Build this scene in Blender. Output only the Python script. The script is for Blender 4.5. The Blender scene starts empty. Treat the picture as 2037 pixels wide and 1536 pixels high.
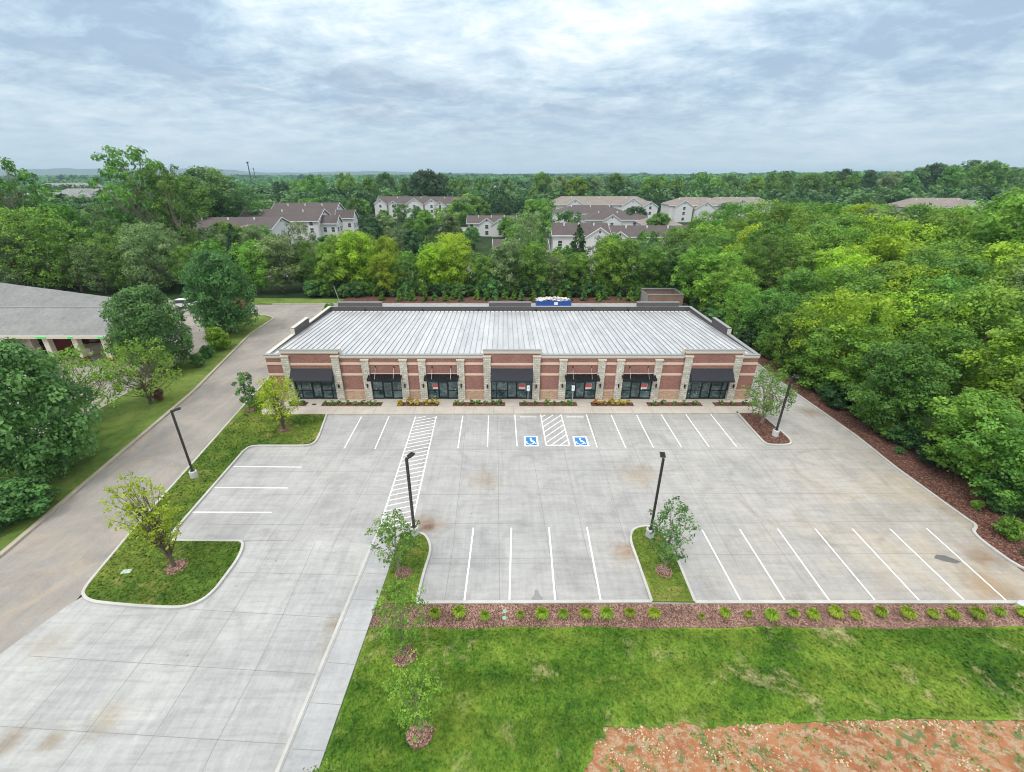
import bpy, math, random
import numpy as np
from mathutils import Vector
R = math.radians
random.seed(7)
sc = bpy.context.scene
COL = sc.collection

# ------------------------------------------------------------ camera
F, CX, CY, HC = 900.0, 1002.0, 768.0, 23.4          # photo pixels, camera height in metres
TH = math.atan(421 / F)
ST, CT = math.sin(TH), math.cos(TH)
cam = bpy.data.cameras.new('camera')
cam.sensor_width = 36
cam.lens = F / 2037 * 36
cam.shift_x = (1018.5 - CX) / 2037
cam.clip_end = 40000
co = bpy.data.objects.new('camera', cam)
COL.objects.link(co)
co.location = (0, 0, HC)
co.rotation_euler = (math.pi / 2 - TH, 0, 0)
sc.camera = co

# ------------------------------------------------------------ light, sky, exposure
SUN_EL, SUN_AZ = R(58), R(215)                       # azimuth clockwise from +Y
sc.view_settings.view_transform = 'Standard'
sc.view_settings.look = 'None'
sc.view_settings.exposure = 0.06
sc.view_settings.gamma = 1.0
sl = bpy.data.lights.new('sun', 'SUN')
sl.energy = 1.5
sl.angle = R(15)
sl.color = (1, .96, .9)
so = bpy.data.objects.new('sun', sl)
COL.objects.link(so)
sd = Vector((math.sin(SUN_AZ) * math.cos(SUN_EL), math.cos(SUN_AZ) * math.cos(SUN_EL), math.sin(SUN_EL)))
so.rotation_euler = (-sd).to_track_quat('-Z', 'Y').to_euler()
so.location = (0, 0, 60)

def N(t, typ, ins=None, **props):
    n = t.nodes.new(typ)
    for k, v in props.items():
        setattr(n, k, v)
    if ins:
        for k, v in ins.items():
            s = n.inputs[k]
            if isinstance(v, bpy.types.NodeSocket):
                t.links.new(v, s)
            else:
                s.default_value = v
    return n

def ramp(t, fac, stops, interp='LINEAR'):
    n = t.nodes.new('ShaderNodeValToRGB')
    n.color_ramp.interpolation = interp
    el = n.color_ramp.elements
    while len(el) < len(stops):
        el.new(.5)
    for e, (p, c) in zip(el, stops):
        e.position = p
        e.color = (*c, 1) if len(c) == 3 else c
    t.links.new(fac, n.inputs[0])
    return n.outputs[0]

def mth(t, op, a, b=0.0, c=None, clamp=False):
    n = t.nodes.new('ShaderNodeMath')
    n.operation = op
    n.use_clamp = clamp
    for i, v in enumerate((a, b) if c is None else (a, b, c)):
        if isinstance(v, bpy.types.NodeSocket):
            t.links.new(v, n.inputs[i])
        else:
            n.inputs[i].default_value = v
    return n.outputs[0]

def mixc(t, fac, a, b, mode='MIX'):
    n = t.nodes.new('ShaderNodeMix')
    n.data_type = 'RGBA'
    n.blend_type = mode
    for s, v in ((n.inputs[0], fac), (n.inputs[6], a), (n.inputs[7], b)):
        if isinstance(v, bpy.types.NodeSocket):
            t.links.new(v, s)
        else:
            s.default_value = v if isinstance(v, (int, float)) else ((*v, 1) if len(v) == 3 else v)
    return n.outputs[2]

def noise(t, vec, scale, detail=4, rough=.55, dist=0.0, out=0):
    return N(t, 'ShaderNodeTexNoise', {'Vector': vec, 'Scale': scale, 'Detail': detail, 'Roughness': rough, 'Distortion': dist}).outputs[out]

def mapping(t, vec, scale=(1, 1, 1), rot=(0, 0, 0), loc=(0, 0, 0)):
    return N(t, 'ShaderNodeMapping', {'Vector': vec, 'Scale': scale, 'Rotation': rot, 'Location': loc}).outputs[0]

def srgb(r, g, b):
    return tuple(((c / 255) / 12.92 if c / 255 < .04045 else ((c / 255 + .055) / 1.055) ** 2.4) for c in (r, g, b))

w = bpy.data.worlds.new('World')
sc.world = w
w.use_nodes = True
t = w.node_tree
for n in list(t.nodes):
    t.nodes.remove(n)
sky = t.nodes.new('ShaderNodeTexSky')
sky.sky_type = 'NISHITA'
sky.sun_disc = False
sky.sun_elevation = SUN_EL
sky.sun_rotation = SUN_AZ
tc = N(t, 'ShaderNodeTexCoord').outputs['Generated']
sep = N(t, 'ShaderNodeSeparateXYZ', {0: tc})
el = mth(t, 'MAXIMUM', sep.outputs[2], 0.0)
den = mth(t, 'ADD', el, .20)
pu = mth(t, 'DIVIDE', sep.outputs[0], den)
pv = mth(t, 'DIVIDE', sep.outputs[1], den)
pc = N(t, 'ShaderNodeCombineXYZ', {0: pu, 1: pv, 2: 0.0}).outputs[0]
big = noise(t, mapping(t, pc, (.50, .50, 1), (0, 0, .42), (5.3, 2.9, 0)), 1.0, 8, .60, .35)
fine = noise(t, mapping(t, pc, (2.4, 2.8, 1), (0, 0, .25), (7.3, 4.2, 0)), 1.5, 9, .66, .25)
cl = mth(t, 'ADD', mth(t, 'MULTIPLY', big, .48), mth(t, 'MULTIPLY', fine, .52))
txs = mth(t, 'DIVIDE', sep.outputs[0], mth(t, 'MAXIMUM', sep.outputs[1], .05))
def gauss(a, b_, sa, sb, amp, slope=0.0):
    """soft elongated region of the cloud sheet around azimuth tangent a and height b_"""
    da = mth(t, 'SUBTRACT', txs, a)
    db = mth(t, 'SUBTRACT', mth(t, 'SUBTRACT', el, b_), mth(t, 'MULTIPLY', da, slope))
    q = mth(t, 'ADD', mth(t, 'POWER', mth(t, 'ABSOLUTE', mth(t, 'DIVIDE', da, sa)), 2.0), mth(t, 'POWER', mth(t, 'ABSOLUTE', mth(t, 'DIVIDE', db, sb)), 2.0))
    return mth(t, 'MULTIPLY', mth(t, 'POWER', 2.718, mth(t, 'MULTIPLY', q, -1.0)), amp)
for g_ in ((.50, .275, .45, .035, .12, .14), (.80, .17, .50, .06, -.075, .10), (-.72, .21, .36, .055, -.095, -.08), (-.15, .25, .45, .06, .01, 0.0), (-.95, .34, .4, .04, .05, 0.0), (-.22, .12, .26, .032, -.085, -.03), (-.55, .32, .25, .03, -.05, -.1), (.35, .33, .2, .03, -.05, .1)):
    cl = mth(t, 'ADD', cl, gauss(*g_))
ccol = ramp(t, cl, [(.38, srgb(158, 180, 202)), (.45, srgb(180, 201, 218)), (.50, srgb(198, 216, 228)), (.56, srgb(216, 229, 237)), (.63, srgb(240, 246, 249))])
hcol = ramp(t, el, [(0.0, srgb(198, 214, 224)), (.06, srgb(186, 207, 224)), (.2, srgb(188, 209, 227))])
hf = ramp(t, el, [(0.0, (.92,) * 3), (.05, (.62,) * 3), (.13, (.12,) * 3), (.25, (0.0,) * 3)])
ccol = mixc(t, hf, ccol, hcol)
# low bank of small dark-based clouds above the horizon
lowv = N(t, 'ShaderNodeCombineXYZ', {0: mth(t, 'DIVIDE', sep.outputs[0], mth(t, 'MAXIMUM', sep.outputs[1], .05)), 1: mth(t, 'MULTIPLY', el, 4.2), 2: 0.0}).outputs[0]
ln = noise(t, mapping(t, lowv, (2.3, 2.3, 1), (0, 0, 0), (1.4, .35, 0)), 1.7, 9, .62, .6)
lmask = mth(t, 'MULTIPLY', ramp(t, ln, [(.50, (0, 0, 0)), (.64, (1, 1, 1))]), ramp(t, el, [(0.02, (0, 0, 0)), (.07, (.8,) * 3), (.16, (.7,) * 3), (.24, (0, 0, 0))]))
lcol = ramp(t, noise(t, mapping(t, lowv, (2.3, 2.3, 1), (0, 0, 0), (1.4, .40, 0)), 1.7, 9, .62, .6), [(.48, srgb(232, 236, 238)), (.60, srgb(158, 174, 194))])
ccol = mixc(t, mth(t, 'MULTIPLY', lmask, mth(t, 'ADD', gauss(-.22, .12, .42, .06, .85), .15)), ccol, lcol)
# an overcast sky is brighter overhead than at the horizon
boost = mth(t, 'ADD', 1.0, mth(t, 'MULTIPLY', mth(t, 'POWER', el, 1.3), 1.35))
ccol = mixc(t, ramp(t, el, [(.25, (0.0,) * 3), (.6, (1.0,) * 3)]), ccol, srgb(228, 228, 226))
cb = N(t, 'ShaderNodeVectorMath', {0: ccol, 'Scale': mth(t, 'MULTIPLY', boost, 10.6)}, operation='SCALE').outputs[0]
mixed = mixc(t, .93, sky.outputs[0], cb)
bg = N(t, 'ShaderNodeBackground', {'Color': mixed, 'Strength': .1})
t.links.new(bg.outputs[0], N(t, 'ShaderNodeOutputWorld').inputs[0])
sc.cycles.max_bounces = 6
sc.cycles.diffuse_bounces = 3
sc.cycles.transparent_max_bounces = 6
sc.cycles.volume_bounces = 0
sc.cycles.use_denoising = True
sc.cycles.filter_width = 1.05

# ------------------------------------------------------------ helpers
def G(px, py, z=0.0):
    """photo pixel -> point on the level z"""
    u, v = (px - CX) / F, (py - CY) / F
    zc = (HC - z) / (ST + v * CT)
    return (zc * u, zc * (CT - v * ST))

def PX(x, y, z):
    dz = z - HC
    zc = y * CT - dz * ST
    return (CX + F * x / zc, CY + F * (-(y * ST + dz * CT)) / zc)

def ZAT(py, y):
    v = (py - CY) / F
    return HC - (y * ST + v * y * CT) / (CT - v * ST)

def GZ(x, y):
    """gently rising land far behind the town"""
    d = math.hypot(x, y)
    k = min(1, max(0, (d - 330) / 500))
    s = k * k * (3 - 2 * k)
    q = x / max(d, 1)
    rr = min(1, max(0, (q - .30) / .35))
    ll = min(1, max(0, (q + .42) / .32))
    return s * (-3.0 + 5.5 * ll + 9 * rr)

class MB:
    def __init__(s):
        s.v, s.f = [], []
    def add(s, vs, fs):
        o = len(s.v)
        s.v += [tuple(p) for p in vs]
        s.f += [tuple(i + o for i in f) for f in fs]
        return s
    def quad(s, a, b, c, d):
        return s.add([a, b, c, d], [(0, 1, 2, 3)])
    def box(s, x0, x1, y0, y1, z0, z1):
        return s.add([(x0, y0, z0), (x1, y0, z0), (x1, y1, z0), (x0, y1, z0), (x0, y0, z1), (x1, y0, z1), (x1, y1, z1), (x0, y1, z1)],
                     [(3, 2, 1, 0), (4, 5, 6, 7), (0, 1, 5, 4), (1, 2, 6, 5), (2, 3, 7, 6), (3, 0, 4, 7)])
    def prism(s, pts, z0, z1):
        a = sum(p[0] * q[1] - q[0] * p[1] for p, q in zip(pts, pts[1:] + pts[:1]))
        if a < 0:
            pts = pts[::-1]
        n = len(pts)
        vs = [(x, y, z0) for x, y in pts] + [(x, y, z1) for x, y in pts]
        fs = [tuple(range(n, 2 * n))] + [(i, (i + 1) % n, n + (i + 1) % n, n + i) for i in range(n)]
        return s.add(vs, fs)
    def sheet(s, pts, z):
        a = sum(p[0] * q[1] - q[0] * p[1] for p, q in zip(pts, pts[1:] + pts[:1]))
        if a < 0:
            pts = pts[::-1]
        return s.add([(x, y, z) for x, y in pts], [tuple(range(len(pts)))])
    def tube(s, path, rad, n=8, cap=True):
        path = [Vector(p) for p in path]
        if not hasattr(rad, '__len__'):
            rad = [rad] * len(path)
        vs, fs = [], []
        for i, p in enumerate(path):
            d = (path[min(i + 1, len(path) - 1)] - path[max(i - 1, 0)]).normalized()
            a = d.orthogonal().normalized() if abs(d.z) < .99 else Vector((1, 0, 0))
            a = (a - d * a.dot(d)).normalized()
            b = d.cross(a)
            for k in range(n):
                q = 2 * math.pi * k / n
                vs.append(p + (a * math.cos(q) + b * math.sin(q)) * rad[i])
        for i in range(len(path) - 1):
            for k in range(n):
                fs.append((i * n + k, i * n + (k + 1) % n, (i + 1) * n + (k + 1) % n, (i + 1) * n + k))
        if cap:
            fs.append(tuple(range(n))[::-1])
            fs.append(tuple((len(path) - 1) * n + k for k in range(n)))
        return s.add(vs, fs)
    def lathe(s, prof, n=20, c=(0, 0)):
        vs, fs = [], []
        for r, z in prof:
            for k in range(n):
                q = 2 * math.pi * k / n
                vs.append((c[0] + r * math.cos(q), c[1] + r * math.sin(q), z))
        for i in range(len(prof) - 1):
            for k in range(n):
                fs.append((i * n + k, i * n + (k + 1) % n, (i + 1) * n + (k + 1) % n, (i + 1) * n + k))
        fs.append(tuple((len(prof) - 1) * n + k for k in range(n)))
        return s.add(vs, fs)

def obj(name, mb, m, parent=None, smooth=False, loc=None):
    me = bpy.data.meshes.new(name)
    me.from_pydata(mb.v, [], mb.f)
    me.update()
    if smooth:
        me.polygons.foreach_set('use_smooth', [True] * len(me.polygons))
    me.materials.append(m)
    o = bpy.data.objects.new(name, me)
    COL.objects.link(o)
    if parent:
        o.parent = parent
    if loc:
        o.location = loc
    return o

def tag(o, label, cat, group=None):
    o['label'] = label
    o['category'] = cat
    if group:
        o['group'] = group
    return o

def thing(name, label, cat, loc=(0, 0, 0), rz=0.0, group=None):
    o = bpy.data.objects.new(name, None)
    o.empty_display_size = .1
    COL.objects.link(o)
    o.location = loc
    o.rotation_euler = (0, 0, rz)
    return tag(o, label, cat, group)

def struct(name, mb, m, parent=None, kind='structure'):
    o = obj(name, mb, m, parent)
    if parent is None:
        o['kind'] = kind
    return o

def dup(root, loc, rz=0.0, scale=1.0, label=None, group=None, mat=None):
    r = root.copy()
    COL.objects.link(r)
    r.location = loc
    r.rotation_euler = (0, 0, rz)
    r.scale = scale if hasattr(scale, '__len__') else (scale,) * 3
    if label:
        r['label'] = label
    if group:
        r['group'] = group
    for ch in list(root.children):
        c = ch.copy()
        COL.objects.link(c)
        c.parent = r
        if mat and ch.name.startswith('crown'):
            c.material_slots[0].link = 'OBJECT'
            c.material_slots[0].material = mat
        for g in ch.children:
            d = g.copy()
            COL.objects.link(d)
            d.parent = c
    return r

def strip(p, q, wd):
    """a flat bar from p to q as four corners"""
    dx, dy = q[0] - p[0], q[1] - p[1]
    l = math.hypot(dx, dy) or 1
    nx, ny = -dy / l * wd / 2, dx / l * wd / 2
    return [(p[0] + nx, p[1] + ny), (p[0] - nx, p[1] - ny), (q[0] - nx, q[1] - ny), (q[0] + nx, q[1] + ny)]

def smoothpath(pts, closed=False, it=2):
    for _ in range(it):
        out = []
        n = len(pts)
        rng = range(n) if closed else range(n - 1)
        if not closed:
            out.append(pts[0])
        for i in rng:
            a, b = pts[i], pts[(i + 1) % n]
            l = math.hypot(b[0] - a[0], b[1] - a[1])
            k = min(.25, .5 / max(l, .01))
            out.append((a[0] * (1 - k) + b[0] * k, a[1] * (1 - k) + b[1] * k))
            out.append((a[0] * k + b[0] * (1 - k), a[1] * k + b[1] * (1 - k)))
        if not closed:
            out.append(pts[-1])
        pts = out
    return pts

def offset(pts, d, closed=False):
    out = []
    n = len(pts)
    for i in range(n):
        a = pts[(i - 1) % n] if (closed or i > 0) else pts[i]
        b = pts[(i + 1) % n] if (closed or i < n - 1) else pts[i]
        dx, dy = b[0] - a[0], b[1] - a[1]
        l = math.hypot(dx, dy) or 1
        out.append((pts[i][0] - dy / l * d, pts[i][1] + dx / l * d))
    return out

def kerb(mb, pts, wd=.16, h=.14, closed=False, z=0.0):
    a, b = offset(pts, wd / 2, closed), offset(pts, -wd / 2, closed)
    n = len(pts)
    vs = []
    for p, q in zip(a, b):
        vs += [(p[0], p[1], z), (p[0], p[1], z + h), (q[0], q[1], z + h), (q[0], q[1], z)]
    fs = []
    for i in range(n if closed else n - 1):
        j = (i + 1) % n
        for k in range(3):
            fs.append((4 * i + k, 4 * j + k, 4 * j + k + 1, 4 * i + k + 1))
    if not closed:
        fs += [(0, 1, 2, 3), (4 * n - 1, 4 * n - 2, 4 * n - 3, 4 * n - 4)]
    mb.add(vs, fs)
    return a, b

# ------------------------------------------------------------ materials
def newmat(name):
    m = bpy.data.materials.new(name)
    m.use_nodes = True
    t = m.node_tree
    for n in list(t.nodes):
        t.nodes.remove(n)
    b = t.nodes.new('ShaderNodeBsdfPrincipled')
    t.links.new(b.outputs[0], N(t, 'ShaderNodeOutputMaterial').inputs[0])
    pos = N(t, 'ShaderNodeNewGeometry').outputs['Position']
    return m, t, b, pos

def setc(t, b, col, rough=.8, bump=None, bs=.3, bd=.02):
    if isinstance(col, bpy.types.NodeSocket):
        t.links.new(col, b.inputs['Base Color'])
    else:
        b.inputs['Base Color'].default_value = (*col, 1)
    b.inputs['Roughness'].default_value = rough
    if bump is not None:
        n = N(t, 'ShaderNodeBump', {'Height': bump, 'Strength': bs, 'Distance': bd})
        t.links.new(n.outputs[0], b.inputs['Normal'])

def plain(name, col, rough=.5, metal=0.0, var=.12, sc_=3.0):
    m, t, b, pos = newmat(name)
    tcn = N(t, 'ShaderNodeTexCoord').outputs['Object']
    nn = noise(t, tcn, sc_, 4)
    c = mixc(t, nn, tuple(x * (1 - var) for x in col), tuple(min(1, x * (1 + var)) for x in col))
    setc(t, b, c, rough)
    b.inputs['Metallic'].default_value = metal
    return m

def concrete(name, base, panels=None, warm=False, spots=(), streak=1.0, dark=.8):
    m, t, b, pos = newmat(name)
    n1 = noise(t, pos, .35, 8, .62, .8)
    n2 = noise(t, mapping(t, pos, (.35, 3.2, 1), (0, 0, .03)), 1.0, 5, .6, .4)
    n2b = noise(t, mapping(t, pos, (3.0, .25, 1)), 1.0, 5, .6, .3)
    n3 = noise(t, pos, 6.0, 6, .7)
    c = ramp(t, n1, [(.28, tuple(x * dark for x in base)), (.5, base), (.72, tuple(min(1, x * 1.13) for x in base))])
    c = mixc(t, mth(t, 'MULTIPLY', streak, .55), c, ramp(t, n2, [(.3, (.80,) * 3), (.5, (1,) * 3), (.72, (1.13,) * 3)]), 'MULTIPLY')
    c = mixc(t, mth(t, 'MULTIPLY', streak, .45), c, ramp(t, n2b, [(.32, (.80,) * 3), (.55, (1,) * 3), (.7, (1.12,) * 3)]), 'MULTIPLY')
    c = mixc(t, .5, c, ramp(t, n3, [(.3, (.86,) * 3), (.7, (1.12,) * 3)]), 'MULTIPLY')
    if panels:
        px_, py_, ox, oy = panels
        br = N(t, 'ShaderNodeTexBrick', {'Vector': mapping(t, pos, (1, 1, 1), (0, 0, 0), (ox, oy, 0)), 'Color1': (.87, .885, .9, 1), 'Color2': (1.07, 1.06, 1.04, 1), 'Mortar': (1, 1, 1, 1), 'Scale': 1.0, 'Mortar Size': 0.0, 'Brick Width': px_, 'Row Height': py_}, offset=0.0).outputs[0]
        c = mixc(t, .55, c, br, 'MULTIPLY')
    if warm:
        sp = N(t, 'ShaderNodeSeparateXYZ', {0: pos})
        wx = N(t, 'ShaderNodeMapRange', {'Value': sp.outputs[0], 'From Min': 4.0, 'From Max': 33.0}).outputs[0]
        wn = ramp(t, noise(t, pos, .22, 6, .6, 1.2), [(.38, (0,) * 3), (.66, (1,) * 3)])
        lim = ramp(t, N(t, 'ShaderNodeMapRange', {'Value': mth(t, 'ADD', sp.outputs[1], mth(t, 'MULTIPLY', sp.outputs[0], -.55)), 'From Min': 8.0, 'From Max': 26.0}).outputs[0], [(0, (1,) * 3), (1, (.25,) * 3)])
        fac = mth(t, 'MULTIPLY', mth(t, 'MULTIPLY', mth(t, 'ADD', mth(t, 'MULTIPLY', wn, .6), mth(t, 'MULTIPLY', wx, .45)), mth(t, 'POWER', wx, .7)), lim, clamp=True)
        c = mixc(t, fac, c, mixc(t, 1.0, c, (1.06, .92, .72), 'MULTIPLY'))
    vd = N(t, 'ShaderNodeTexVoronoi', {'Vector': pos, 'Scale': .55, 'Randomness': 1.0})
    dots = N(t, 'ShaderNodeMapRange', {'Value': mth(t, 'ADD', vd.outputs[0], mth(t, 'MULTIPLY', n3, .05)), 'From Min': .045, 'From Max': .085, 'To Min': .5, 'To Max': 0.0}).outputs[0]
    c = mixc(t, dots, c, (.12, .115, .11))
    cr_ = noise(t, pos, 2.2, 7, .75, .4)
    c = mixc(t, .5, c, ramp(t, cr_, [(.30, (.78, .775, .77)), (.46, (1,) * 3), (.70, (1.06,) * 3)]), 'MULTIPLY')
    for (sx, sy, sr, stc, ring) in spots:
        dv = N(t, 'ShaderNodeVectorMath', {0: pos, 1: (sx, sy, 0)}, operation='DISTANCE').outputs['Value']
        dn = mth(t, 'ADD', dv, mth(t, 'MULTIPLY', mth(t, 'SUBTRACT', noise(t, pos, .9, 6, .7, .5), .5), sr * (1.6 if not ring else .12)))
        if ring:
            f = N(t, 'ShaderNodeMapRange', {'Value': mth(t, 'ABSOLUTE', mth(t, 'SUBTRACT', dn, sr)), 'From Min': 0.0, 'From Max': .35, 'To Min': .55, 'To Max': 0.0}).outputs[0]
            f = mth(t, 'MULTIPLY', f, ramp(t, noise(t, pos, .35, 3), [(.45, (0,) * 3), (.62, (1,) * 3)]))
        else:
            f = N(t, 'ShaderNodeMapRange', {'Value': dn, 'From Min': sr * .15, 'From Max': sr, 'To Min': .8, 'To Max': 0.0}).outputs[0]
        c = mixc(t, f, c, mixc(t, 1.0, c, stc, 'MULTIPLY'))
    setc(t, b, c, .85, n3, .15, .01)
    return m

def grassmat(name, dark, mid, lite, straw, strawamt=.5, stripes=0.0):
    m, t, b, pos = newmat(name)
    n1 = noise(t, pos, .16, 6, .6, .6)
    n2 = noise(t, pos, 1.3, 6, .7, .3)
    n3 = noise(t, mapping(t, pos, (1, .55, 1)), 11.0, 4, .8)
    s = mth(t, 'ADD', mth(t, 'MULTIPLY', n1, .5), mth(t, 'MULTIPLY', n2, .3))
    s = mth(t, 'ADD', s, mth(t, 'MULTIPLY', n3, .3))
    c = ramp(t, s, [(.40, dark), (.52, mid), (.66, lite)])
    if stripes:
        sp = N(t, 'ShaderNodeSeparateXYZ', {0: pos})
        sn = mth(t, 'SINE', mth(t, 'ADD', mth(t, 'MULTIPLY', sp.outputs[1], 2.6), mth(t, 'MULTIPLY', noise(t, pos, .25, 2), 9)))
        c = mixc(t, stripes, c, ramp(t, mth(t, 'ADD', mth(t, 'MULTIPLY', sn, .5), .5), [(.3, (.72,) * 3), (.7, (1.25,) * 3)]), 'MULTIPLY')
    sm = noise(t, pos, .38, 8, .68, .5, 0)
    sf = mth(t, 'MULTIPLY', ramp(t, sm, [(.56, (0,) * 3), (.70, (1,) * 3)]), strawamt)
    sf = mth(t, 'MULTIPLY', sf, ramp(t, n3, [(.3, (.45,) * 3), (.6, (1,) * 3)]))
    c = mixc(t, sf, c, straw)
    setc(t, b, c, .95, n3, .9, .06)
    b.inputs['Specular IOR Level'].default_value = .15
    return m

M = {}
spots = [(*G(850, 1045), 1.7, (.72, .5, .34), 0), (*G(853, 1050), .55, (.5, .3, .2), 0), (*G(1245, 1098), 1.3, (.75, .52, .33), 0),
         (*G(1262, 1090), .9, (.8, .62, .45), 0), (*G(1665, 940), 3.4, (.62, .55, .48), 1), (*G(1600, 985), 5.5, (.66, .6, .52), 1),
         (*G(1610, 820), 1.6, (.62, .5, .38), 0), (*G(1955, 1105), 1.4, (.7, .5, .33), 0), (*G(1270, 945), 2.4, (.9, .76, .6), 0),
         (*G(965, 955), 2.0, (.88, .78, .66), 0), (*G(1890, 1000), 2.0, (.8, .68, .52), 0), (*G(1000, 880), 4.2, (.7, .7, .7), 1),
         (*G(815, 970), 5.0, (.72, .72, .72), 1), (*G(1975, 1170), 2.2, (.8, .62, .44), 0)]
M['lot'] = concrete('lot_concrete', (.368, .368, .366), (6.0, 3.35, .3, 1.9), True, spots)
dspots = [(*G(672, 1245), 1.0, (.62, .47, .33), 0), (*G(660, 1290), .9, (.7, .58, .44), 0), (*G(20, 1472), .8, (.7, .58, .44), 0), (*G(105, 1475), .6, (.66, .54, .4), 0), (*G(330, 1310), 3.6, (.7, .7, .7), 1), (*G(215, 1430), 1.1, (.85, .76, .62), 0), (*G(100, 1280), 1.4, (.9, .84, .74), 0), (*G(560, 1480), 2.5, (.75, .75, .75), 1)]
M['drive'] = concrete('drive_concrete', (.395, .398, .395), (3.2, 4.1, .5, -.4), False, dspots, 1.2, .84)
M['walk'] = concrete('walk_concrete', (.48, .44, .385), None, False, [], .5, .88)
M['walk2'] = concrete('side_walk_concrete', (.385, .39, .40), (50, 1.45, 0, 0), False, [], .8, .86)
M['kerb'] = concrete('kerb_concrete', (.48, .475, .455), None, False, [], .4, .8)
M['kerb2'] = concrete('old_kerb_concrete', (.40, .36, .29), None, False, [], .4, .75)
M['joint'] = plain('joint_sealant', (.25, .25, .245), .9)
M['paint'] = plain('road_paint_white', (.82, .83, .83), .6, 0, .06, 5)
M['blue'] = plain('road_paint_blue', (.02, .19, .50), .6, 0, .15, 5)
M['lawn'] = grassmat('lawn_grass', (.014, .062, .012), (.078, .172, .018), (.225, .315, .045), (.56, .47, .25), .9, .34)
M['strip'] = grassmat('strip_grass', (.04, .085, .018), (.10, .17, .034), (.20, .26, .06), (.26, .22, .10), .45, 0)
M['island'] = grassmat('island_grass', (.026, .076, .010), (.084, .155, .022), (.20, .25, .045), (.50, .38, .16), .75, .3)
M['wood'] = grassmat('wood_floor', (.012, .025, .008), (.02, .045, .014), (.04, .07, .02), (.10, .08, .05), .5, 0)

m, t, b, pos = newmat('mulch')
v = N(t, 'ShaderNodeTexVoronoi', {'Vector': mapping(t, pos, (1, .6, 1)), 'Scale': 24.0}).outputs['Color']
vs_ = N(t, 'ShaderNodeSeparateColor', {0: v}).outputs[0]
n1 = noise(t, pos, .5, 5, .6)
c = ramp(t, vs_, [(.1, (.070, .033, .024)), (.5, (.155, .078, .058)), (.95, (.30, .19, .15))])
c = mixc(t, ramp(t, n1, [(.42, (0,) * 3), (.6, (1,) * 3)]), c, mixc(t, 1.0, c, (1.5, 1.6, 1.6), 'MULTIPLY'))
setc(t, b, c, .95, vs_, .8, .05)
M['mulch'] = m
m, t, b, pos = newmat('dark_mulch')
v = N(t, 'ShaderNodeTexVoronoi', {'Vector': pos, 'Scale': 12.0}).outputs['Color']
vs_ = N(t, 'ShaderNodeSeparateColor', {0: v}).outputs[0]
setc(t, b, ramp(t, vs_, [(.1, (.045, .018, .013)), (.6, (.125, .050, .036)), (.97, (.28, .145, .10))]), .95, vs_, .8, .05)
M['mulchd'] = m

m, t, b, pos = newmat('asphalt')
n1 = noise(t, pos, .25, 6, .6, .7)
n2 = noise(t, pos, 22.0, 3, .8)
nl = noise(t, mapping(t, pos, (1.6, .07, 1)), 1.0, 4, .6)
c = ramp(t, n1, [(.3, (.235, .222, .208)), (.6, (.315, .296, .276))])
c = mixc(t, .8, c, ramp(t, n2, [(.3, (.60,) * 3), (.7, (1.36,) * 3)]), 'MULTIPLY')
c = mixc(t, .7, c, ramp(t, nl, [(.3, (.86, .88, .9)), (.6, (1.06, 1.03, .99))]), 'MULTIPLY')
c = mixc(t, mth(t, 'MULTIPLY', ramp(t, noise(t, pos, .3, 7, .7, 1.0), [(.52, (0,) * 3), (.68, (1,) * 3)]), .6), c, (.42, .34, .26))
setc(t, b, c, .95, n2, .3, .02)
M['asphalt'] = m

m, t, b, pos = newmat('clay_soil')
n1 = noise(t, pos, .55, 8, .66, .6)
n2 = noise(t, mapping(t, pos, (1, 1.3, 1), (0, 0, .5)), 2.1, 9, .78, .3)
n3 = noise(t, pos, 14, 4, .8)
n4 = noise(t, mapping(t, pos, (1, 1, 1), (0, 0, 0), (9, 3, 0)), 1.5, 8, .7, .5)
c = ramp(t, n1, [(.35, (.30, .105, .042)), (.6, (.42, .180, .080))])
c = mixc(t, ramp(t, n2, [(.47, (0,) * 3), (.56, (.9,) * 3)]), c, mixc(t, n3, (.28, .18, .10), (.58, .45, .30)))
c = mixc(t, ramp(t, n4, [(.53, (0,) * 3), (.60, (.9,) * 3)]), c, mixc(t, n3, (.035, .08, .02), (.17, .26, .09)))
c = mixc(t, .6, c, ramp(t, n3, [(.3, (.75,) * 3), (.7, (1.22,) * 3)]), 'MULTIPLY')
setc(t, b, c, .95, n3, .9, .06)
M['soil'] = m

def brick(name, c1, c2, mortar, bw, bh, mort, off=.5, rough=.85, varscale=.6):
    m, t, b, pos = newmat(name)
    sp = N(t, 'ShaderNodeSeparateXYZ', {0: pos})
    uv = N(t, 'ShaderNodeCombineXYZ', {0: mth(t, 'ADD', sp.outputs[0], sp.outputs[1]), 1: sp.outputs[2], 2: 0.0}).outputs[0]
    br = N(t, 'ShaderNodeTexBrick', {'Vector': uv, 'Color1': (*c1, 1), 'Color2': (*c2, 1), 'Mortar': (*mortar, 1), 'Scale': 1.0, 'Mortar Size': mort, 'Mortar Smooth': .3, 'Brick Width': bw, 'Row Height': bh}, offset=off)
    nn = noise(t, uv, 9.0, 4, .8)
    n2 = noise(t, uv, varscale, 4, .6)
    c = mixc(t, .8, br.outputs[0], ramp(t, nn, [(.3, (.62,) * 3), (.7, (1.42,) * 3)]), 'MULTIPLY')
    c = mixc(t, .6, c, ramp(t, n2, [(.3, (.8,) * 3), (.7, (1.15,) * 3)]), 'MULTIPLY')
    setc(t, b, c, rough, br.outputs[1], -.4, .01)
    return m
M['brick'] = brick('red_brick', (.20, .052, .038), (.33, .105, .08), (.36, .28, .24), .23, .078, .012)
M['tanbrick'] = brick('tan_brick', (.40, .22, .135), (.56, .36, .24), (.50, .42, .33), .4, .1, .014)
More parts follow.
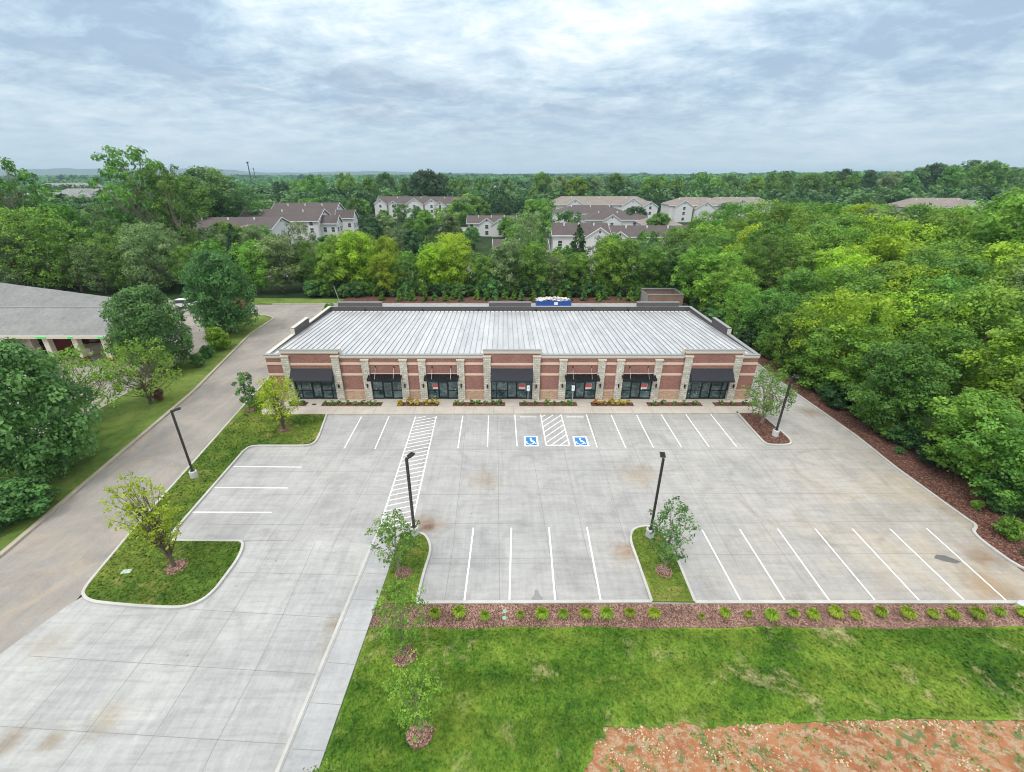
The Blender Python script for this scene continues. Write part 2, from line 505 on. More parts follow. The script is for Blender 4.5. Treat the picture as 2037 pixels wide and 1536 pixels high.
M['stone'] = brick('split_stone', (.47, .44, .36), (.68, .65, .56), (.30, .28, .24), .42, .24, .02)
M['cream'] = plain('cream_stucco', (.66, .59, .49), .85, 0, .05, 2)
M['band'] = plain('cast_stone_band', (.70, .53, .40), .85, 0, .08, 3)
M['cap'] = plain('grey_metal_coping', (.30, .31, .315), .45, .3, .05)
M['capcream'] = plain('cream_metal_coping', (.60, .57, .51), .5, .1, .05)
M['ribbed'] = plain('grey_ribbed_cladding', (.115, .108, .108), .6, .1, .08)
M['fabric'] = plain('black_awning_fabric', (.021, .023, .032), .8, 0, .18, 6)
M['bmetal'] = plain('black_metal', (.016, .018, .020), .35, .4)
M['frame'] = plain('dark_aluminium_frame', (.012, .020, .022), .35, .3)
M['bronze'] = plain('dark_bronze_pole_paint', (.052, .050, .050), .45, .3)
M['white'] = plain('white_paint', (.78, .79, .78), .6, 0, .04)
M['base'] = concrete('lamp_base_concrete', (.56, .57, .56), None, False, [], .4, .8)
M['vinyl'] = plain('white_vinyl', (.85, .86, .86), .6, 0, .02)
M['red'] = plain('red_poster', (.70, .13, .11), .6, 0, .08)
M['steel'] = plain('galvanised_steel', (.50, .51, .52), .4, .6)

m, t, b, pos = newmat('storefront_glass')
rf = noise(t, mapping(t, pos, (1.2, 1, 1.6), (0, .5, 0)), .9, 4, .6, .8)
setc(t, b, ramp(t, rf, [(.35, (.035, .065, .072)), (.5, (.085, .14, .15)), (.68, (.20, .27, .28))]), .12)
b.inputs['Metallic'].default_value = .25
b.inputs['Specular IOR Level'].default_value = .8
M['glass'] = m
M['winglass'] = plain('house_window_glass', (.05, .06, .07), .15, 0, .3, 1)

m, t, b, pos = newmat('standing_seam_metal')
sp = N(t, 'ShaderNodeSeparateXYZ', {0: pos})
n1 = noise(t, mapping(t, pos, (1, .25, 1)), .9, 7, .65, .5)
n2 = noise(t, pos, 5, 5, .8)
pan = N(t, 'ShaderNodeTexBrick', {'Vector': mapping(t, pos, (1, 1, 1), (0, 0, 0), (.1, 0, 0)), 'Color1': (.9, .9, .92, 1), 'Color2': (1.06, 1.06, 1.06, 1), 'Mortar': (1, 1, 1, 1), 'Scale': 1.0, 'Mortar Size': 0.0, 'Brick Width': .62, 'Row Height': 70}, offset=0.0).outputs[0]
c = ramp(t, n1, [(.3, (.47, .48, .495)), (.5, (.57, .58, .595)), (.7, (.65, .655, .665))])
wear = N(t, 'ShaderNodeMapRange', {'Value': sp.outputs[0], 'From Min': -4.0, 'From Max': 14.0}).outputs[0]
wn = mth(t, 'MULTIPLY', ramp(t, noise(t, mapping(t, pos, (1, .4, 1)), 1.6, 8, .75, .6), [(.46, (0,) * 3), (.66, (.8,) * 3)]), wear)
c = mixc(t, wn, c, (.42, .43, .44))
c = mixc(t, .8, c, pan, 'MULTIPLY')
c = mixc(t, .5, c, ramp(t, n2, [(.3, (.88,) * 3), (.7, (1.1,) * 3)]), 'MULTIPLY')
par = mth(t, 'MODULO', mth(t, 'FLOOR', mth(t, 'DIVIDE', mth(t, 'ADD', sp.outputs[0], 80.0 * .62 + 25.5 - 40 * .62), .62)), 2.0)
yl = mth(t, 'ADD', 56.75, mth(t, 'MULTIPLY', par, 2.0))
lap = mth(t, 'LESS_THAN', mth(t, 'ABSOLUTE', mth(t, 'SUBTRACT', sp.outputs[1], yl)), .045)
c = mixc(t, mth(t, 'MULTIPLY', lap, .75), c, (.2, .21, .22))
setc(t, b, c, .38)
b.inputs['Metallic'].default_value = .3
M['seam'] = m
M['seamrib'] = plain('shaded_rib_metal', (.27, .28, .30), .45, .3)  # roof metal darkened, so the ribs' shading sits in the colour

def shingle(name, c1, c2, bw=.6, bh=.25):
    m, t, b, pos = newmat(name)
    sp = N(t, 'ShaderNodeSeparateXYZ', {0: pos})
    n1 = noise(t, pos, .35, 5, .6, .5)
    n2 = noise(t, mapping(t, pos, (3, .6, 3)), 1.4, 6, .8)
    n3 = noise(t, mapping(t, pos, (1, 1, 9)), 1.8, 3, .8)
    c = ramp(t, n2, [(.3, c1), (.7, c2)])
    c = mixc(t, .8, c, ramp(t, n1, [(.3, (.85,) * 3), (.7, (1.15,) * 3)]), 'MULTIPLY')
    c = mixc(t, .7, c, ramp(t, n3, [(.35, (.82,) * 3), (.65, (1.15,) * 3)]), 'MULTIPLY')
    setc(t, b, c, .95, n2, .5, .04)
    return m
M['shbrown'] = shingle('brown_shingles', (.070, .056, .056), (.125, .102, .102))
M['shtan'] = shingle('tan_shingles', (.19, .165, .145), (.28, .25, .22))
M['shgrey'] = shingle('grey_shingles', (.17, .175, .17), (.27, .275, .27))
M['siding'] = plain('white_siding', (.66, .66, .66), .7, 0, .08, .6)
M['siding2'] = plain('tan_siding', (.56, .52, .46), .7, 0, .06, .6)
M['trim'] = plain('white_trim', (.78, .78, .78), .6, 0, .03)
M['bark'] = plain('bark', (.13, .10, .078), .95, 0, .35, 6)
M['barkl'] = plain('pale_bark', (.30, .25, .20), .95, 0, .3, 6)
M['bankbrick'] = plain('dark_red_brick', (.17, .035, .030), .9, 0, .25, 5)

def leafmat(name, dark, lite, trans=.42):
    m, t, b, pos = newmat(name)
    at = N(t, 'ShaderNodeAttribute', attribute_name='tint').outputs['Fac']
    oi = N(t, 'ShaderNodeObjectInfo').outputs['Random']
    c = mixc(t, at, dark, lite)
    hs = N(t, 'ShaderNodeHueSaturation', {'Hue': N(t, 'ShaderNodeMapRange', {'Value': oi, 'To Min': .485, 'To Max': .512}).outputs[0], 'Saturation': 1.0, 'Value': N(t, 'ShaderNodeMapRange', {'Value': mth(t, 'FRACT', mth(t, 'MULTIPLY', oi, 7.31)), 'To Min': .78, 'To Max': 1.22}).outputs[0], 'Color': c}).outputs[0]
    setc(t, b, hs, .48)
    b.inputs['Specular IOR Level'].default_value = .35
    tr = N(t, 'ShaderNodeBsdfTranslucent', {'Color': hs})
    ms = N(t, 'ShaderNodeMixShader', {0: trans, 1: b.outputs[0], 2: tr.outputs[0]})
    out = [n for n in t.nodes if n.type == 'OUTPUT_MATERIAL'][0]
    t.links.new(ms.outputs[0], out.inputs[0])
    return m
L = {
    'deep': leafmat('deep_green_leaves', (.045, .130, .036), (.220, .440, .120)),
    'mid': leafmat('mid_green_leaves', (.050, .145, .024), (.235, .450, .072)),
    'bright': leafmat('bright_green_leaves', (.075, .190, .022), (.310, .540, .072)),
    'lime': leafmat('lime_leaves', (.150, .280, .016), (.480, .680, .050)),
    'sage': leafmat('grey_green_leaves', (.085, .150, .052), (.310, .440, .170)),
    'dark': leafmat('dark_green_leaves', (.026, .078, .026), (.100, .215, .070)),
    'yellow': leafmat('yellow_green_leaves', (.170, .250, .008), (.460, .580, .032)),
    'russet': leafmat('russet_leaves', (.16, .07, .045), (.36, .20, .14)),
    'gold': leafmat('gold_leaves', (.36, .30, .012), (.72, .58, .04)),
    'far': leafmat('distant_leaves', (.018, .085, .036), (.170, .400, .105), .25),
}

# ------------------------------------------------------------ ground, hills
g = MB()
rings = [0, 30, 60, 120, 200, 300, 400, 500, 650, 850, 1200, 2000, 4000, 8000, 14000]
na = 72
gv = [(0, 0, -.06)]
gf = []
for r in rings[1:]:
    for k in range(na):
        a = 2 * math.pi * k / na
        x, y = r * math.sin(a), r * math.cos(a)
        gv.append((x, y, (GZ(x, y) if y > 0 else 0) - .06))
for k in range(na):
    gf.append((0, 1 + (k + 1) % na, 1 + k))
for i in range(len(rings) - 2):
    for k in range(na):
        a, b_ = 1 + i * na + k, 1 + i * na + (k + 1) % na
        gf.append((a, b_, b_ + na, a + na))
g.add(gv, gf)
ground = struct('ground', g, M['wood'])

hm, t, b, pos = newmat('hill_woods')
setc(t, b, ramp(t, noise(t, pos, .01, 5, .7), [(.3, (.03, .06, .03)), (.7, (.06, .10, .045))]), .95)
h = MB()
for (a0, a1, dist, hh, sd_) in ((-52, -24, 7600, 82, 1), (-32, 3, 6600, 44, 5), (-4, 22, 6500, 32, 9), (30, 50, 5200, 30, 13)):
    n = 90
    rnd = random.Random(sd_)
    ph = [rnd.uniform(0, 6.28) for _ in range(5)]
    top, vs, fs = [], [], []
    for i in range(n + 1):
        a = R(a0 + (a1 - a0) * i / n)
        e = math.sin(math.pi * i / n) ** .45
        q = sum(math.sin((i / n) * f * 6.28 + p) / (j + 1.3) for j, (f, p) in enumerate(zip((1.3, 3.1, 6.7, 13, 27), ph)))
        z = 8 + (hh + hh * .16 * q) * e
        s_, c_ = math.sin(a), math.cos(a)
        vs += [((dist - 500) * s_, (dist - 500) * c_, 0), (dist * s_, dist * c_, z), ((dist + 900) * s_, (dist + 900) * c_, 0)]
    for i in range(n):
        for k in range(2):
            fs.append((3 * i + k, 3 * i + 3 + k, 3 * i + 4 + k, 3 * i + 1 + k))
    h.add(vs, fs)
struct('hills', h, hm)

# ------------------------------------------------------------ paved surfaces
def GP(*pp, z=0.0):
    return [G(x, y, z) for x, y in pp]

road = GP((0, 1350), (-300, 1700), (-900, 1700), (0, 1107), (384, 780), (545, 634))
rd = [(-34.06, 22.8), (-34.2, 3), (-60, -12), (-24, -12), (-25.5, 12), (-26, 20), (-27.3, 30), (-28.6, 42), (-29.6, 51), (-29.9, 66), (-29.2, 72), (-27.5, 74.5), (-27.5, 86), (-33, 88.5), (-46, 88.2), (-60, 88.2), (-60, 80.6), (-44, 80.6), (-41.2, 78.6), (-41.0, 70), (-36.87, 48.3)]
struct('asphalt_road', MB().sheet(rd, -.012), M['asphalt'])
# land of the neighbouring bank
struct('bank_car_park', MB().sheet([(-120, 20), (-44.4, 20), (-44.4, 64), (-46.5, 76), (-46.5, 80.5), (-60.2, 80.5), (-60.2, 92), (-120, 92)], -.02), M['asphalt'])
gs = [(-34.2, 2), (-34.2, 22.8), (-37.0, 48.3), (-41.1, 70), (-41.35, 78.4), (-44, 80.3), (-46.4, 80.3), (-46.4, 76), (-44.3, 64), (-44.3, 2)]
struct('grass_strip', MB().prism(gs, -.05, .10), M['strip'])
kp = smoothpath([(-34.05, 2), (-34.05, 22.8), (-36.85, 48.3), (-41.0, 70), (-41.1, 78.6), (-43.5, 80.5), (-46.6, 80.6)], it=2)
kk = MB()
kerb(kk, kp, .34, .15)
kerb(kk, [(-44.4, 2), (-44.4, 64), (-46.5, 76)], .2, .13)
struct('road_kerb', kk, M['kerb2'])

# rear strip of grass and mulch behind the shop
struct('rear_grass', MB().prism([(-60, 88.6), (-33.2, 88.6), (-32.5, 92.4), (-60, 93.5)], -.05, .07), M['strip'])
struct('rear_mulch_bed', MB().prism([(-33.2, 88.75), (36.8, 88.75), (38, 95), (-32.5, 95)], -.05, .09), M['mulchd'])

# shop side: concrete yard all round
lot_r = GP((1575, 778), (1705, 870), (1781, 931.6), (1925, 1036), (1938.6, 1043.7), (1940.4, 1052.7), (1933, 1058), (1955, 1080), (2037, 1138))
yard = [(-5.26, 19.15), (33, 19.2), (45, 19.2), (45, 21.5)] + [(x, y) for x, y in lot_r[::-1]] + [(34.6, 55), (36.2, 88.6), (-27.4, 88.6), (-27.4, 74.4), (-27.2, 48.0), (-27.2, 45.5), (-19.0, 45.3)]
left_k = GP((650, 826), (633, 873), (624, 884), (611, 888), (494, 888), (333, 1074), (345, 1077))
isl = GP((482, 1078), (484, 1090), (473, 1115), (447, 1150), (430, 1173), (407, 1194), (377, 1207), (350, 1211), (283, 1208), (234, 1204), (187, 1199), (173, 1193), (166.5, 1185), (167, 1177), (180, 1158), (270, 1050), (388, 918), (470, 825), (525, 764), (547, 738), (556, 722))
pts = yard[:-1] + left_k[0:1] + left_k[1:] + GP((480, 1076)) + isl[0:13] + [(-25.6, 19.0), (-27.5, 14.0), (-28.5, 8), (-30, -14), (-9.9, -14)] + GP((553, 1536), (742, 1082), (752, 1060), (838, 1062), (852, 1075), (857, 1095), (853, 1110), (842, 1140), (828, 1201))
lotpts = [(-19.0, 45.3)] + left_k + GP((470, 1077)) + [(-13.9, 24.3)] + GP((742, 1082), (838, 1060), (852, 1075), (857, 1095), (853, 1110), (842, 1140), (828, 1201)) + [(-5.2, 19.05), (33, 19.05), (60, 19.05), (60, 12)] + lot_r[::-1] + [(34.45, 52), (34.45, 55), (36.2, 88.6), (-27.4, 88.6), (-27.4, 48), (-26, 45.3)]
lot = struct('parking_lot', MB().sheet(lotpts, 0.0), M['lot'])
drv = GP((480, 1076)) + isl[0:13] + [(-26.2, 18.8), (-27.6, 14.6), (-28.6, 8), (-30, -14), (-9.9, -14)] + GP((553, 1536), (742, 1082)) + [(-13.9, 24.3)]
drive = struct('driveway', MB().sheet(drv, .0), M['drive'])

# control joints sawn in the slabs
J = MB()
for a, b_ in [((990, 828), (994, 1198)), ((1058, 893), (1110, 1198)), ((1046, 828), (1058, 893)), ((1109, 828), (1121, 893)), ((1121, 893), (1168, 1098)), ((1168, 1098), (1196, 1197)),
              ((928.4, 828), (900.8, 1091)), ((900.8, 1091), (884, 1197)), ((1172, 828), (1250, 1098)), ((1235, 828), (1352, 1110)), ((1298, 828), (1470, 1130)), ((1362, 828), (1600, 1160)), ((1428, 828), (1740, 1197)), ((868, 826), (812, 1040)), ((800, 830), (660, 1090)),
              ((735, 830), (580, 1080)), ((670, 900), (530, 1078)), ((868, 828), (838, 930)),
              ((670, 858), (1510, 857)), ((560, 895), (1760, 894)), ((470, 938.7), (1780, 934)), ((440, 985), (1860, 981)), ((400, 1044), (1900, 1037)), ((860, 1111), (1262, 1110)), ((1350, 1104), (1990, 1100)), ((850, 1121), (1262, 1120)), ((540, 900), (380, 1075))]:
    p, q = G(*a), G(*b_)
    if q[1] > p[1]:
        p, q = q, p
    J.sheet(strip(p, q, .035), .004)
obj('control_joints', J, M['joint'], lot)
J = MB()
for pl in [((255, 1205), (0, 1497)), ((354, 1217), (113, 1536)), ((547, 1079), (464, 1217), (395, 1323), (306, 1464), (258, 1536)), ((627, 1079), (564, 1220), (508, 1334), (430, 1478), (402, 1536)),
           ((0, 1445), (581, 1481)), ((57, 1305), (640, 1342)), ((376, 1212), (684, 1230)), ((455, 1138), (712, 1145))]:
    for a, b_ in zip(pl[:-1], pl[1:]):
        J.sheet(strip(G(*a), G(*b_), .03), .004)
obj('control_joints', J, M['joint'], drive)

# white lines
def line(a, b_, wd=.11, z=.008, parent=lot, name='stall_line'):
    return obj(name, MB().sheet(strip(G(*a), G(*b_), wd), z), M['paint'], parent)
top_lines = [((719, 829), (685, 892)), ((774, 828), (746, 893)), ((920.6, 827), (911, 892)), ((972.1, 827), (969.5, 889.5)), ((1024, 824), (1028.6, 888)),
             ((1166.5, 825), (1188, 890)), ((1216, 826), (1245, 892)), ((1266.5, 826), (1300, 891)), ((1315.5, 825), (1356, 890)), ((1364, 824), (1410.5, 889)), ((1413.5, 824), (1465.5, 889))]
bot_lines = [((941.9, 1050), (923.5, 1197)), ((1017.3, 1050), (1013.3, 1197)), ((1092, 1049), (1104.5, 1196)), ((1167.5, 1049), (1195, 1195)),
             ((1396.5, 1054), (1474, 1196)), ((1471.5, 1053), (1562, 1196)), ((1547, 1052), (1650, 1195)), ((1621.5, 1052), (1740, 1194)), ((1695.5, 1052), (1828, 1194)), ((1770, 1052), (1917, 1193)), ((1843, 1051), (2003, 1196))]
side_lines = [((465, 928), (600, 929.5)), ((427, 970), (572, 971)), ((382, 1019), (541, 1019.5))]
for a, b_ in top_lines + bot_lines + side_lines:
    line(a, b_)

def hatch(P4, n, slant, wd=.11, closed_bottom=False, name='crosswalk_hatching'):
    """P4: top-left, top-right, bottom-left, bottom-right pixels of the hatched bay"""
    tl, tr_, bl, br_ = [Vector(G(*p)) for p in P4]
    h = MB()
    h.sheet(strip(tl, bl, wd), .008)
    h.sheet(strip(tr_, br_, wd), .008)
    if closed_bottom:
        h.sheet(strip(bl, br_, wd), .0085)
    for i in range(n):
        s0 = (i + .6) / n
        s1 = s0 - slant
        a, b_ = tl.lerp(bl, s0), tr_.lerp(br_, max(s1, 0))
        if s1 < 0:
            a0 = tl.lerp(bl, 0)
            k = s0 / (s0 - s1)
            b_ = a.lerp(tr_.lerp(br_, s1), k)
        if s0 > 1:
            continue
        d = (b_ - a).normalized() * wd * .4
        h.sheet(strip(a + d, b_ - d, wd * .9), .0082)
    if closed_bottom:
        for i in (1, 2):
            s1 = 1 - (slant) + i / n * .95 - .4 / n
            if s1 < 1:
                b_ = tr_.lerp(br_, s1)
                a = tl.lerp(bl, s1 + slant)
                k = (1 - s1) / slant
                a = b_.lerp(a, k)
                d = (b_ - a).normalized() * wd * .4
                h.sheet(strip(a + d, b_ - d, wd * .9), .0082)
    return obj(name, h, M['paint'], lot)
hatch(((826.5, 829), (868, 828), (752, 1058), (816, 1058)), 27, .045)
hatch(((1075.5, 825), (1116, 825), (1086.5, 886), (1133, 886)), 6, .42, .12, True)

def isa_symbol(mb, cx, cy, s, z, flat=True):
    """wheelchair pictogram strokes; s = height in metres"""
    def P(u, v_):
        return (cx + u * s, cy + v_ * s)
    shapes = []
    hd = [(P(.0 + .075 * math.cos(a), .36 + .075 * math.sin(a))) for a in np.linspace(0, 6.28, 13)[:-1]]
    shapes.append(hd)
    for a, b_, w_ in ((( -.01, .27), (.03, -.02), .085), ((.0, .14), (.17, .12), .065), ((.0, -.02), (.20, -.04), .085), ((.19, -.02), (.27, -.27), .075), ((.25, -.26), (.35, -.23), .065)):
        shapes.append(strip(P(*a), P(*b_), w_ * s))
    prev = None
    for a in np.linspace(R(150), R(385), 18):
        o_, i_ = P(-.06 + .27 * math.cos(a), -.14 + .27 * math.sin(a) * .95), P(-.06 + .20 * math.cos(a), -.14 + .20 * math.sin(a) * .95)
        if prev and a < R(350) + .3:
            shapes.append([prev[0], o_, i_, prev[1]])
        prev = (o_, i_)
    for k, sh in enumerate(shapes):
        if flat:
            mb.sheet(sh, z + k * .00012)
        else:
            mb.add([(x, z - k * .0003, y) for x, y in sh], [tuple(range(len(sh)))])
    return mb
for (px0, px1, pyt, pyb) in ((1042, 1073, 868, 888), (1142, 1174, 868.5, 888)):
    x0, yb = G(px0 + 1.5, pyb)
    x1, _ = G(px1 - 1, pyb)
    _, yt = G(px0, pyt)
    w_ = obj('accessible_marking', MB().sheet([(x0, yb), (x1, yb), (x1, yt), (x0, yt)], .008), M['paint'], lot)
    e = .17
    obj('blue_field', MB().sheet([(x0 + e, yb + e), (x1 - e, yb + e), (x1 - e, yt - e), (x0 + e, yt - e)], .011), M['blue'], w_)
    obj('wheelchair_symbol', isa_symbol(MB(), (x0 + x1) / 2 - .02, (yb + yt) / 2 - .03, (yt - yb) * .80, .014), M['paint'], w_)

# kerbs of the yard
kk = MB()
kerb(kk, smoothpath(left_k + GP((468, 1078)) + isl, it=2), .17, .14)
kerb(kk, smoothpath([(-10.35, -14)] + GP((553, 1536), (742, 1082), (750, 1066)), it=1), .17, .15)
kerb(kk, smoothpath(GP((829, 1200), (843, 1140), (854, 1108), (857, 1092), (852, 1074), (842, 1063), (822, 1060)), it=2), .16, .14)
kerb(kk, smoothpath(GP((1296, 1198), (1262, 1100), (1255, 1082), (1254, 1064), (1262, 1052), (1285, 1047.5), (1304, 1051), (1322, 1068), (1341, 1100), (1382, 1199)), it=2), .16, .14)
kerb(kk, [G(829, 1200.5), G(1296, 1198.5)], .2, .13)
kerb(kk, [G(1382, 1199.5), (31.0, 19.15)], .2, .13)
kerb(kk, smoothpath(lot_r + [(44, 19.8)], it=2), .2, .14)
kerb(kk, [(36.1, 88.6), (34.45, 55), lot_r[0]], .2, .14)
kerb(kk, [(-27.4, 88.65), (36.1, 88.65)], .2, .14)
kerb(kk, [(-46, 88.35), (-33, 88.5)], .2, .12)
kerb(kk, smoothpath(GP((1465, 821), (1513, 875), (1524, 885), (1538, 886.5), (1568, 886.5), (1574, 882), (1568, 872), (1508, 820)), it=2), .17, .15)
struct('kerb', kk, M['kerb'])

# planted grounds inside the kerbs
def clean(p):
    return [(round(a, 3), round(b_, 3)) for a, b_ in p]
gl = smoothpath(left_k + GP((468, 1078)) + isl, it=2) + [(-27.2, 48.3), (-27.2, 45.3)] + GP((520, 826))
struct('verge_lawn', MB().prism(clean(gl), -.05, .115), M['island'])
li = smoothpath(GP((829, 1200), (843, 1140), (854, 1108), (857, 1092), (852, 1074), (842, 1063), (800, 1061)), it=2) + GP((793, 1066)) + GP((790.7, 1085), (748, 1204))
struct('island_lawn', MB().prism(clean(li), -.05, .10), M['island'])
ri = smoothpath(GP((1296, 1198), (1262, 1100), (1255, 1082), (1254, 1064), (1262, 1052), (1285, 1047.5), (1304, 1051), (1322, 1068), (1341, 1100), (1382, 1199)), it=2)
struct('island_lawn', MB().prism(clean(ri), -.05, .10), M['island'])
ki = smoothpath(GP((1465, 821), (1513, 875), (1524, 885), (1538, 886.5), (1568, 886.5), (1574, 882), (1568, 872), (1508, 820)), it=2)
struct('mulch_island', MB().prism(clean(ki), -.05, .11), M['mulchd'])
wav = lambda x: .05 * math.sin(x * .5) + .05 * math.sin(x * 1.3 + 1)
bed = [G(748, 1204), (-5.3, 19.07), (60, 19.07)] + [(x, 17.5 + wav(x)) for x in np.arange(60, -7.5, -1.0)] + [G(731, 1254)]
struct('mulch_bed', MB().prism(clean(bed), -.05, .06), M['mulch'])
mr = [(x, y) for x, y in lot_r] + [(45, 19.9), (62, 10), (62, 19), (44.5, 24), (38.6, 31), (37.8, 46), (38.5, 60), (39, 89), (36.2, 89), (34.5, 55)]
struct('wood_edge_mulch', MB().prism(clean([(60, 12)] + lot_r[::-1] + [(34.55, 55), (36.2, 89), (40, 89), (39.2, 60), (38.5, 46), (39.3, 31), (46, 22.5), (70, 18)]), -.05, .03), M['mulchd'])
soil_edge = GP((1163, 1536), (1178, 1505), (1181, 1474), (1203, 1470), (1200, 1450), (1250, 1447), (1300, 1446), (1340, 1444), (1362, 1437), (1400, 1449), (1450, 1443), (1500, 1440), (1580, 1437), (1700, 1432), (1800, 1430), (2037, 1433), (2300, 1432))
jag = []
rj = random.Random(3)
for a, b_ in zip(soil_edge[:-1], soil_edge[1:]):
    for k in range(6):
        s_ = k / 6
        jag.append((a[0] + (b_[0] - a[0]) * s_ + rj.uniform(-.07, .07), a[1] + (b_[1] - a[1]) * s_ + rj.uniform(-.09, .09)))
lw = [G(731, 1255), G(634, 1535), (-8.6, -14), (1.0, -14)] + [(1.9, 4)] + jag + [soil_edge[-1], (60, 12.6)] + [(x, 17.56 + wav(x)) for x in np.arange(60, -7.5, -1.0)]
struct('lawn', MB().prism(clean(lw), -.05, .04), M['lawn'])
struct('bare_soil', MB().sheet([(0, -14), (70, -14), (70, 13.2), (2.0, 13.2)], 0.0), M['soil'])

# concrete walks
sw = MB()
sl_, sr_ = [G(745, 1084), G(556, 1536), (-9.9, -14)], [G(790, 1084), G(634, 1535), (-8.3, -14)]
sw.prism(clean([(-9.1, 24.5)] + [sl_[1], sl_[2], sr_[2], sr_[1]] + [(-7.35, 24.5)]), -.05, .13)
side = struct('side_sidewalk', sw, M['walk2'])
J = MB()
for a, b_ in [((735, 1091), (787, 1093)), ((719, 1140), (769, 1143)), ((698, 1192), (752, 1195)), ((676, 1253), (731, 1254)), ((651, 1318), (706, 1322)), ((617, 1398), (679, 1402)), ((581, 1490), (649, 1494))]:
    J.sheet(strip(G(*a, .13), G(*b_, .13), .03), .134)
J.sheet(strip(G(745.5, 1084, .13), G(558, 1536, .13), .04), .1345)
obj('control_joints', J, M['joint'], side)
fw = MB()
front = [(-25.0, 42.75), (28.3, 43.05), (28.4, 45.9), (-25.2, 45.9)]
fw.prism([(-26.0, 42.6), (27.9, 42.9), (27.9, 46.3), (-27.0, 46.3), (-27.0, 45.6)], -.05, .15)
walk = struct('front_sidewalk', fw, M['walk'])
J = MB()
for x in np.arange(-22.6, 27, 2.15):
    J.sheet(strip((x, 44.3), (x - (.0), 42.75), .03), .154)
J.sheet(strip((-26, 44.32), (28, 44.42), .025), .1545)
obj('control_joints', J, M['joint'], walk)
beds = [((583, 615, 610), 796, 805), ((644.5, 762.5, 758.6), 0, 0), ((793, 874, 871), 0, 0), ((902, 1005, 1005), 0, 0), ((1032.6, 1146, 1147), 0, 0), ((1173.7, 1257, 1260), 0, 0), ((1284, 1391, 1393), 0, 0), ((1415, 1497, 1500), 0, 0)]
bedspan = []
for (xl, xr, _), _, _ in beds:
    a, b_ = G(xl, 799.5, .15)[0], G(xr, 799.5, .15)[0]
    bedspan.append((a, b_))
    struct('foundation_bed', MB().prism([(a, 44.45), (b_, 44.45), (b_, 45.35), (a, 45.35)], .10, .17), M['mulchd'])

# ------------------------------------------------------------ the shop
BX, YW = .9, 46.15                    # centre of the front, plane of the brick front
HW = 27.0                             # half width
shop = thing('shop_building', 'long single storey brick shop building with pale standing seam metal roof', 'shop building', (BX, YW, 0))
def sobj(name, mb, m, parent=shop, label=None, smooth=False):
    o = obj(name, mb, m, parent, smooth)
    if parent is not shop:
        pass
    if label:
        o['label'] = label
    return o
def sobjs(name, mb, m, parent=shop, k=1):
    """one part for every k boxes of the builder"""
    for i in range(0, len(mb.v), 8 * k):
        q = MB()
        vs = mb.v[i:i + 8 * k]
        q.v = vs
        q.f = [tuple(a - i for a in f) for f in mb.f if i <= f[0] < i + 8 * k]
        obj(name, q, m, parent)
PIL = [-24.75, -19.3, -16.15, -11.95, -9.9, -5.65, -2.72]
PIL = PIL + [-p for p in PIL[::-1]]
TALL = {0, 1, 6, 7, 12, 13}
BAYS = [(0, 1, 'A', 'awning'), (2, 3, 'B', 'canopy'), (4, 5, 'C', 'canopy'), (6, 7, 'D', 'awning'), (8, 9, 'E', 'canopy'), (10, 11, 'F', 'canopy'), (12, 13, 'G', 'awning')]
D = 20.1                              # depth of the building
zc0, zc1, zt0, zt1 = 5.17, 5.60, 5.77, 6.20
# brick walls, pierced by the shop fronts
wb, tb = MB(), MB()
segs = []
x = -HW
for (i, j, _, _) in BAYS:
    segs.append((x, PIL[i] + .38))
    x = PIL[j] - .38
segs.append((x, HW))
for a, b_ in segs:
    tb.box(a, b_, -.04, .3, .0, 1.27)
    wb.box(a, b_, 0, .3, 1.27, zc0)
for (i, j, _, k) in BAYS:
    wb.box(PIL[i] + .38, PIL[j] - .38, 0.0, .3, 2.95 if k == 'canopy' else 2.98, zc0)
for i, j in ((0, 1), (6, 7), (12, 13)):
    wb.box(PIL[i] - .35, PIL[j] + .35, -.16, .29, zc0 + .002, zt0)
    wb.box(PIL[i] + .3, PIL[j] - .3, -.16, -.001, 2.985, zc0)
# side and rear walls
wb.box(-HW, -HW + .3, .301, D - .3, 0, zc0)
wb.box(HW - .3, HW, .301, D - .3, 0, zc0)
wb.box(-HW, HW, D - .3, D, 0, zc0)
sobjs('wall', wb, M['brick'])
sobjs('plinth', tb, M['tanbrick'])
def bandspans(z0, z1, yy, tallonly=False):
    m_ = MB()
    edges = [(-HW - .02, PIL[0] - .4)] + [(PIL[i] + .4, PIL[i + 1] - .4) for i in range(13)] + [(PIL[13] + .4, HW + .02)]
    for n_, (a, b_) in enumerate(edges):
        if tallonly and any(n_ == bb[0] + 1 for bb in BAYS):
            continue
        dy = .16 if (n_ in (1, 7, 13)) else 0
        m_.box(a, b_, yy - dy, -.001 - dy * 1.0, z0, z1)
    return m_
q = bandspans(4.41, 4.68, -.05)
sobjs('upper_band', q, M['band'])
sobjs('lower_band', bandspans(3.12, 3.38, -.05, True), M['band'])
q = MB()
edges = [(-HW - .02, PIL[0] - .4)] + [(PIL[i] + .4, PIL[i + 1] - .4) for i in range(13)] + [(PIL[13] + .4, HW + .02)]
for n_, (a, b_) in enumerate(edges):
    if not any(n_ == bb[0] + 1 for bb in BAYS):
        q.box(a, b_, -.08, .0, 1.27, 1.36)
sobjs('sill_course', q, M['band'])
q = MB()
for (i, j, _, k) in BAYS:
    if k == 'canopy':
        q.box(PIL[i] + .4, PIL[j] - .4, -.05, -.001, 3.30, 3.40)
sobjs('lintel_band', q, M['band'])
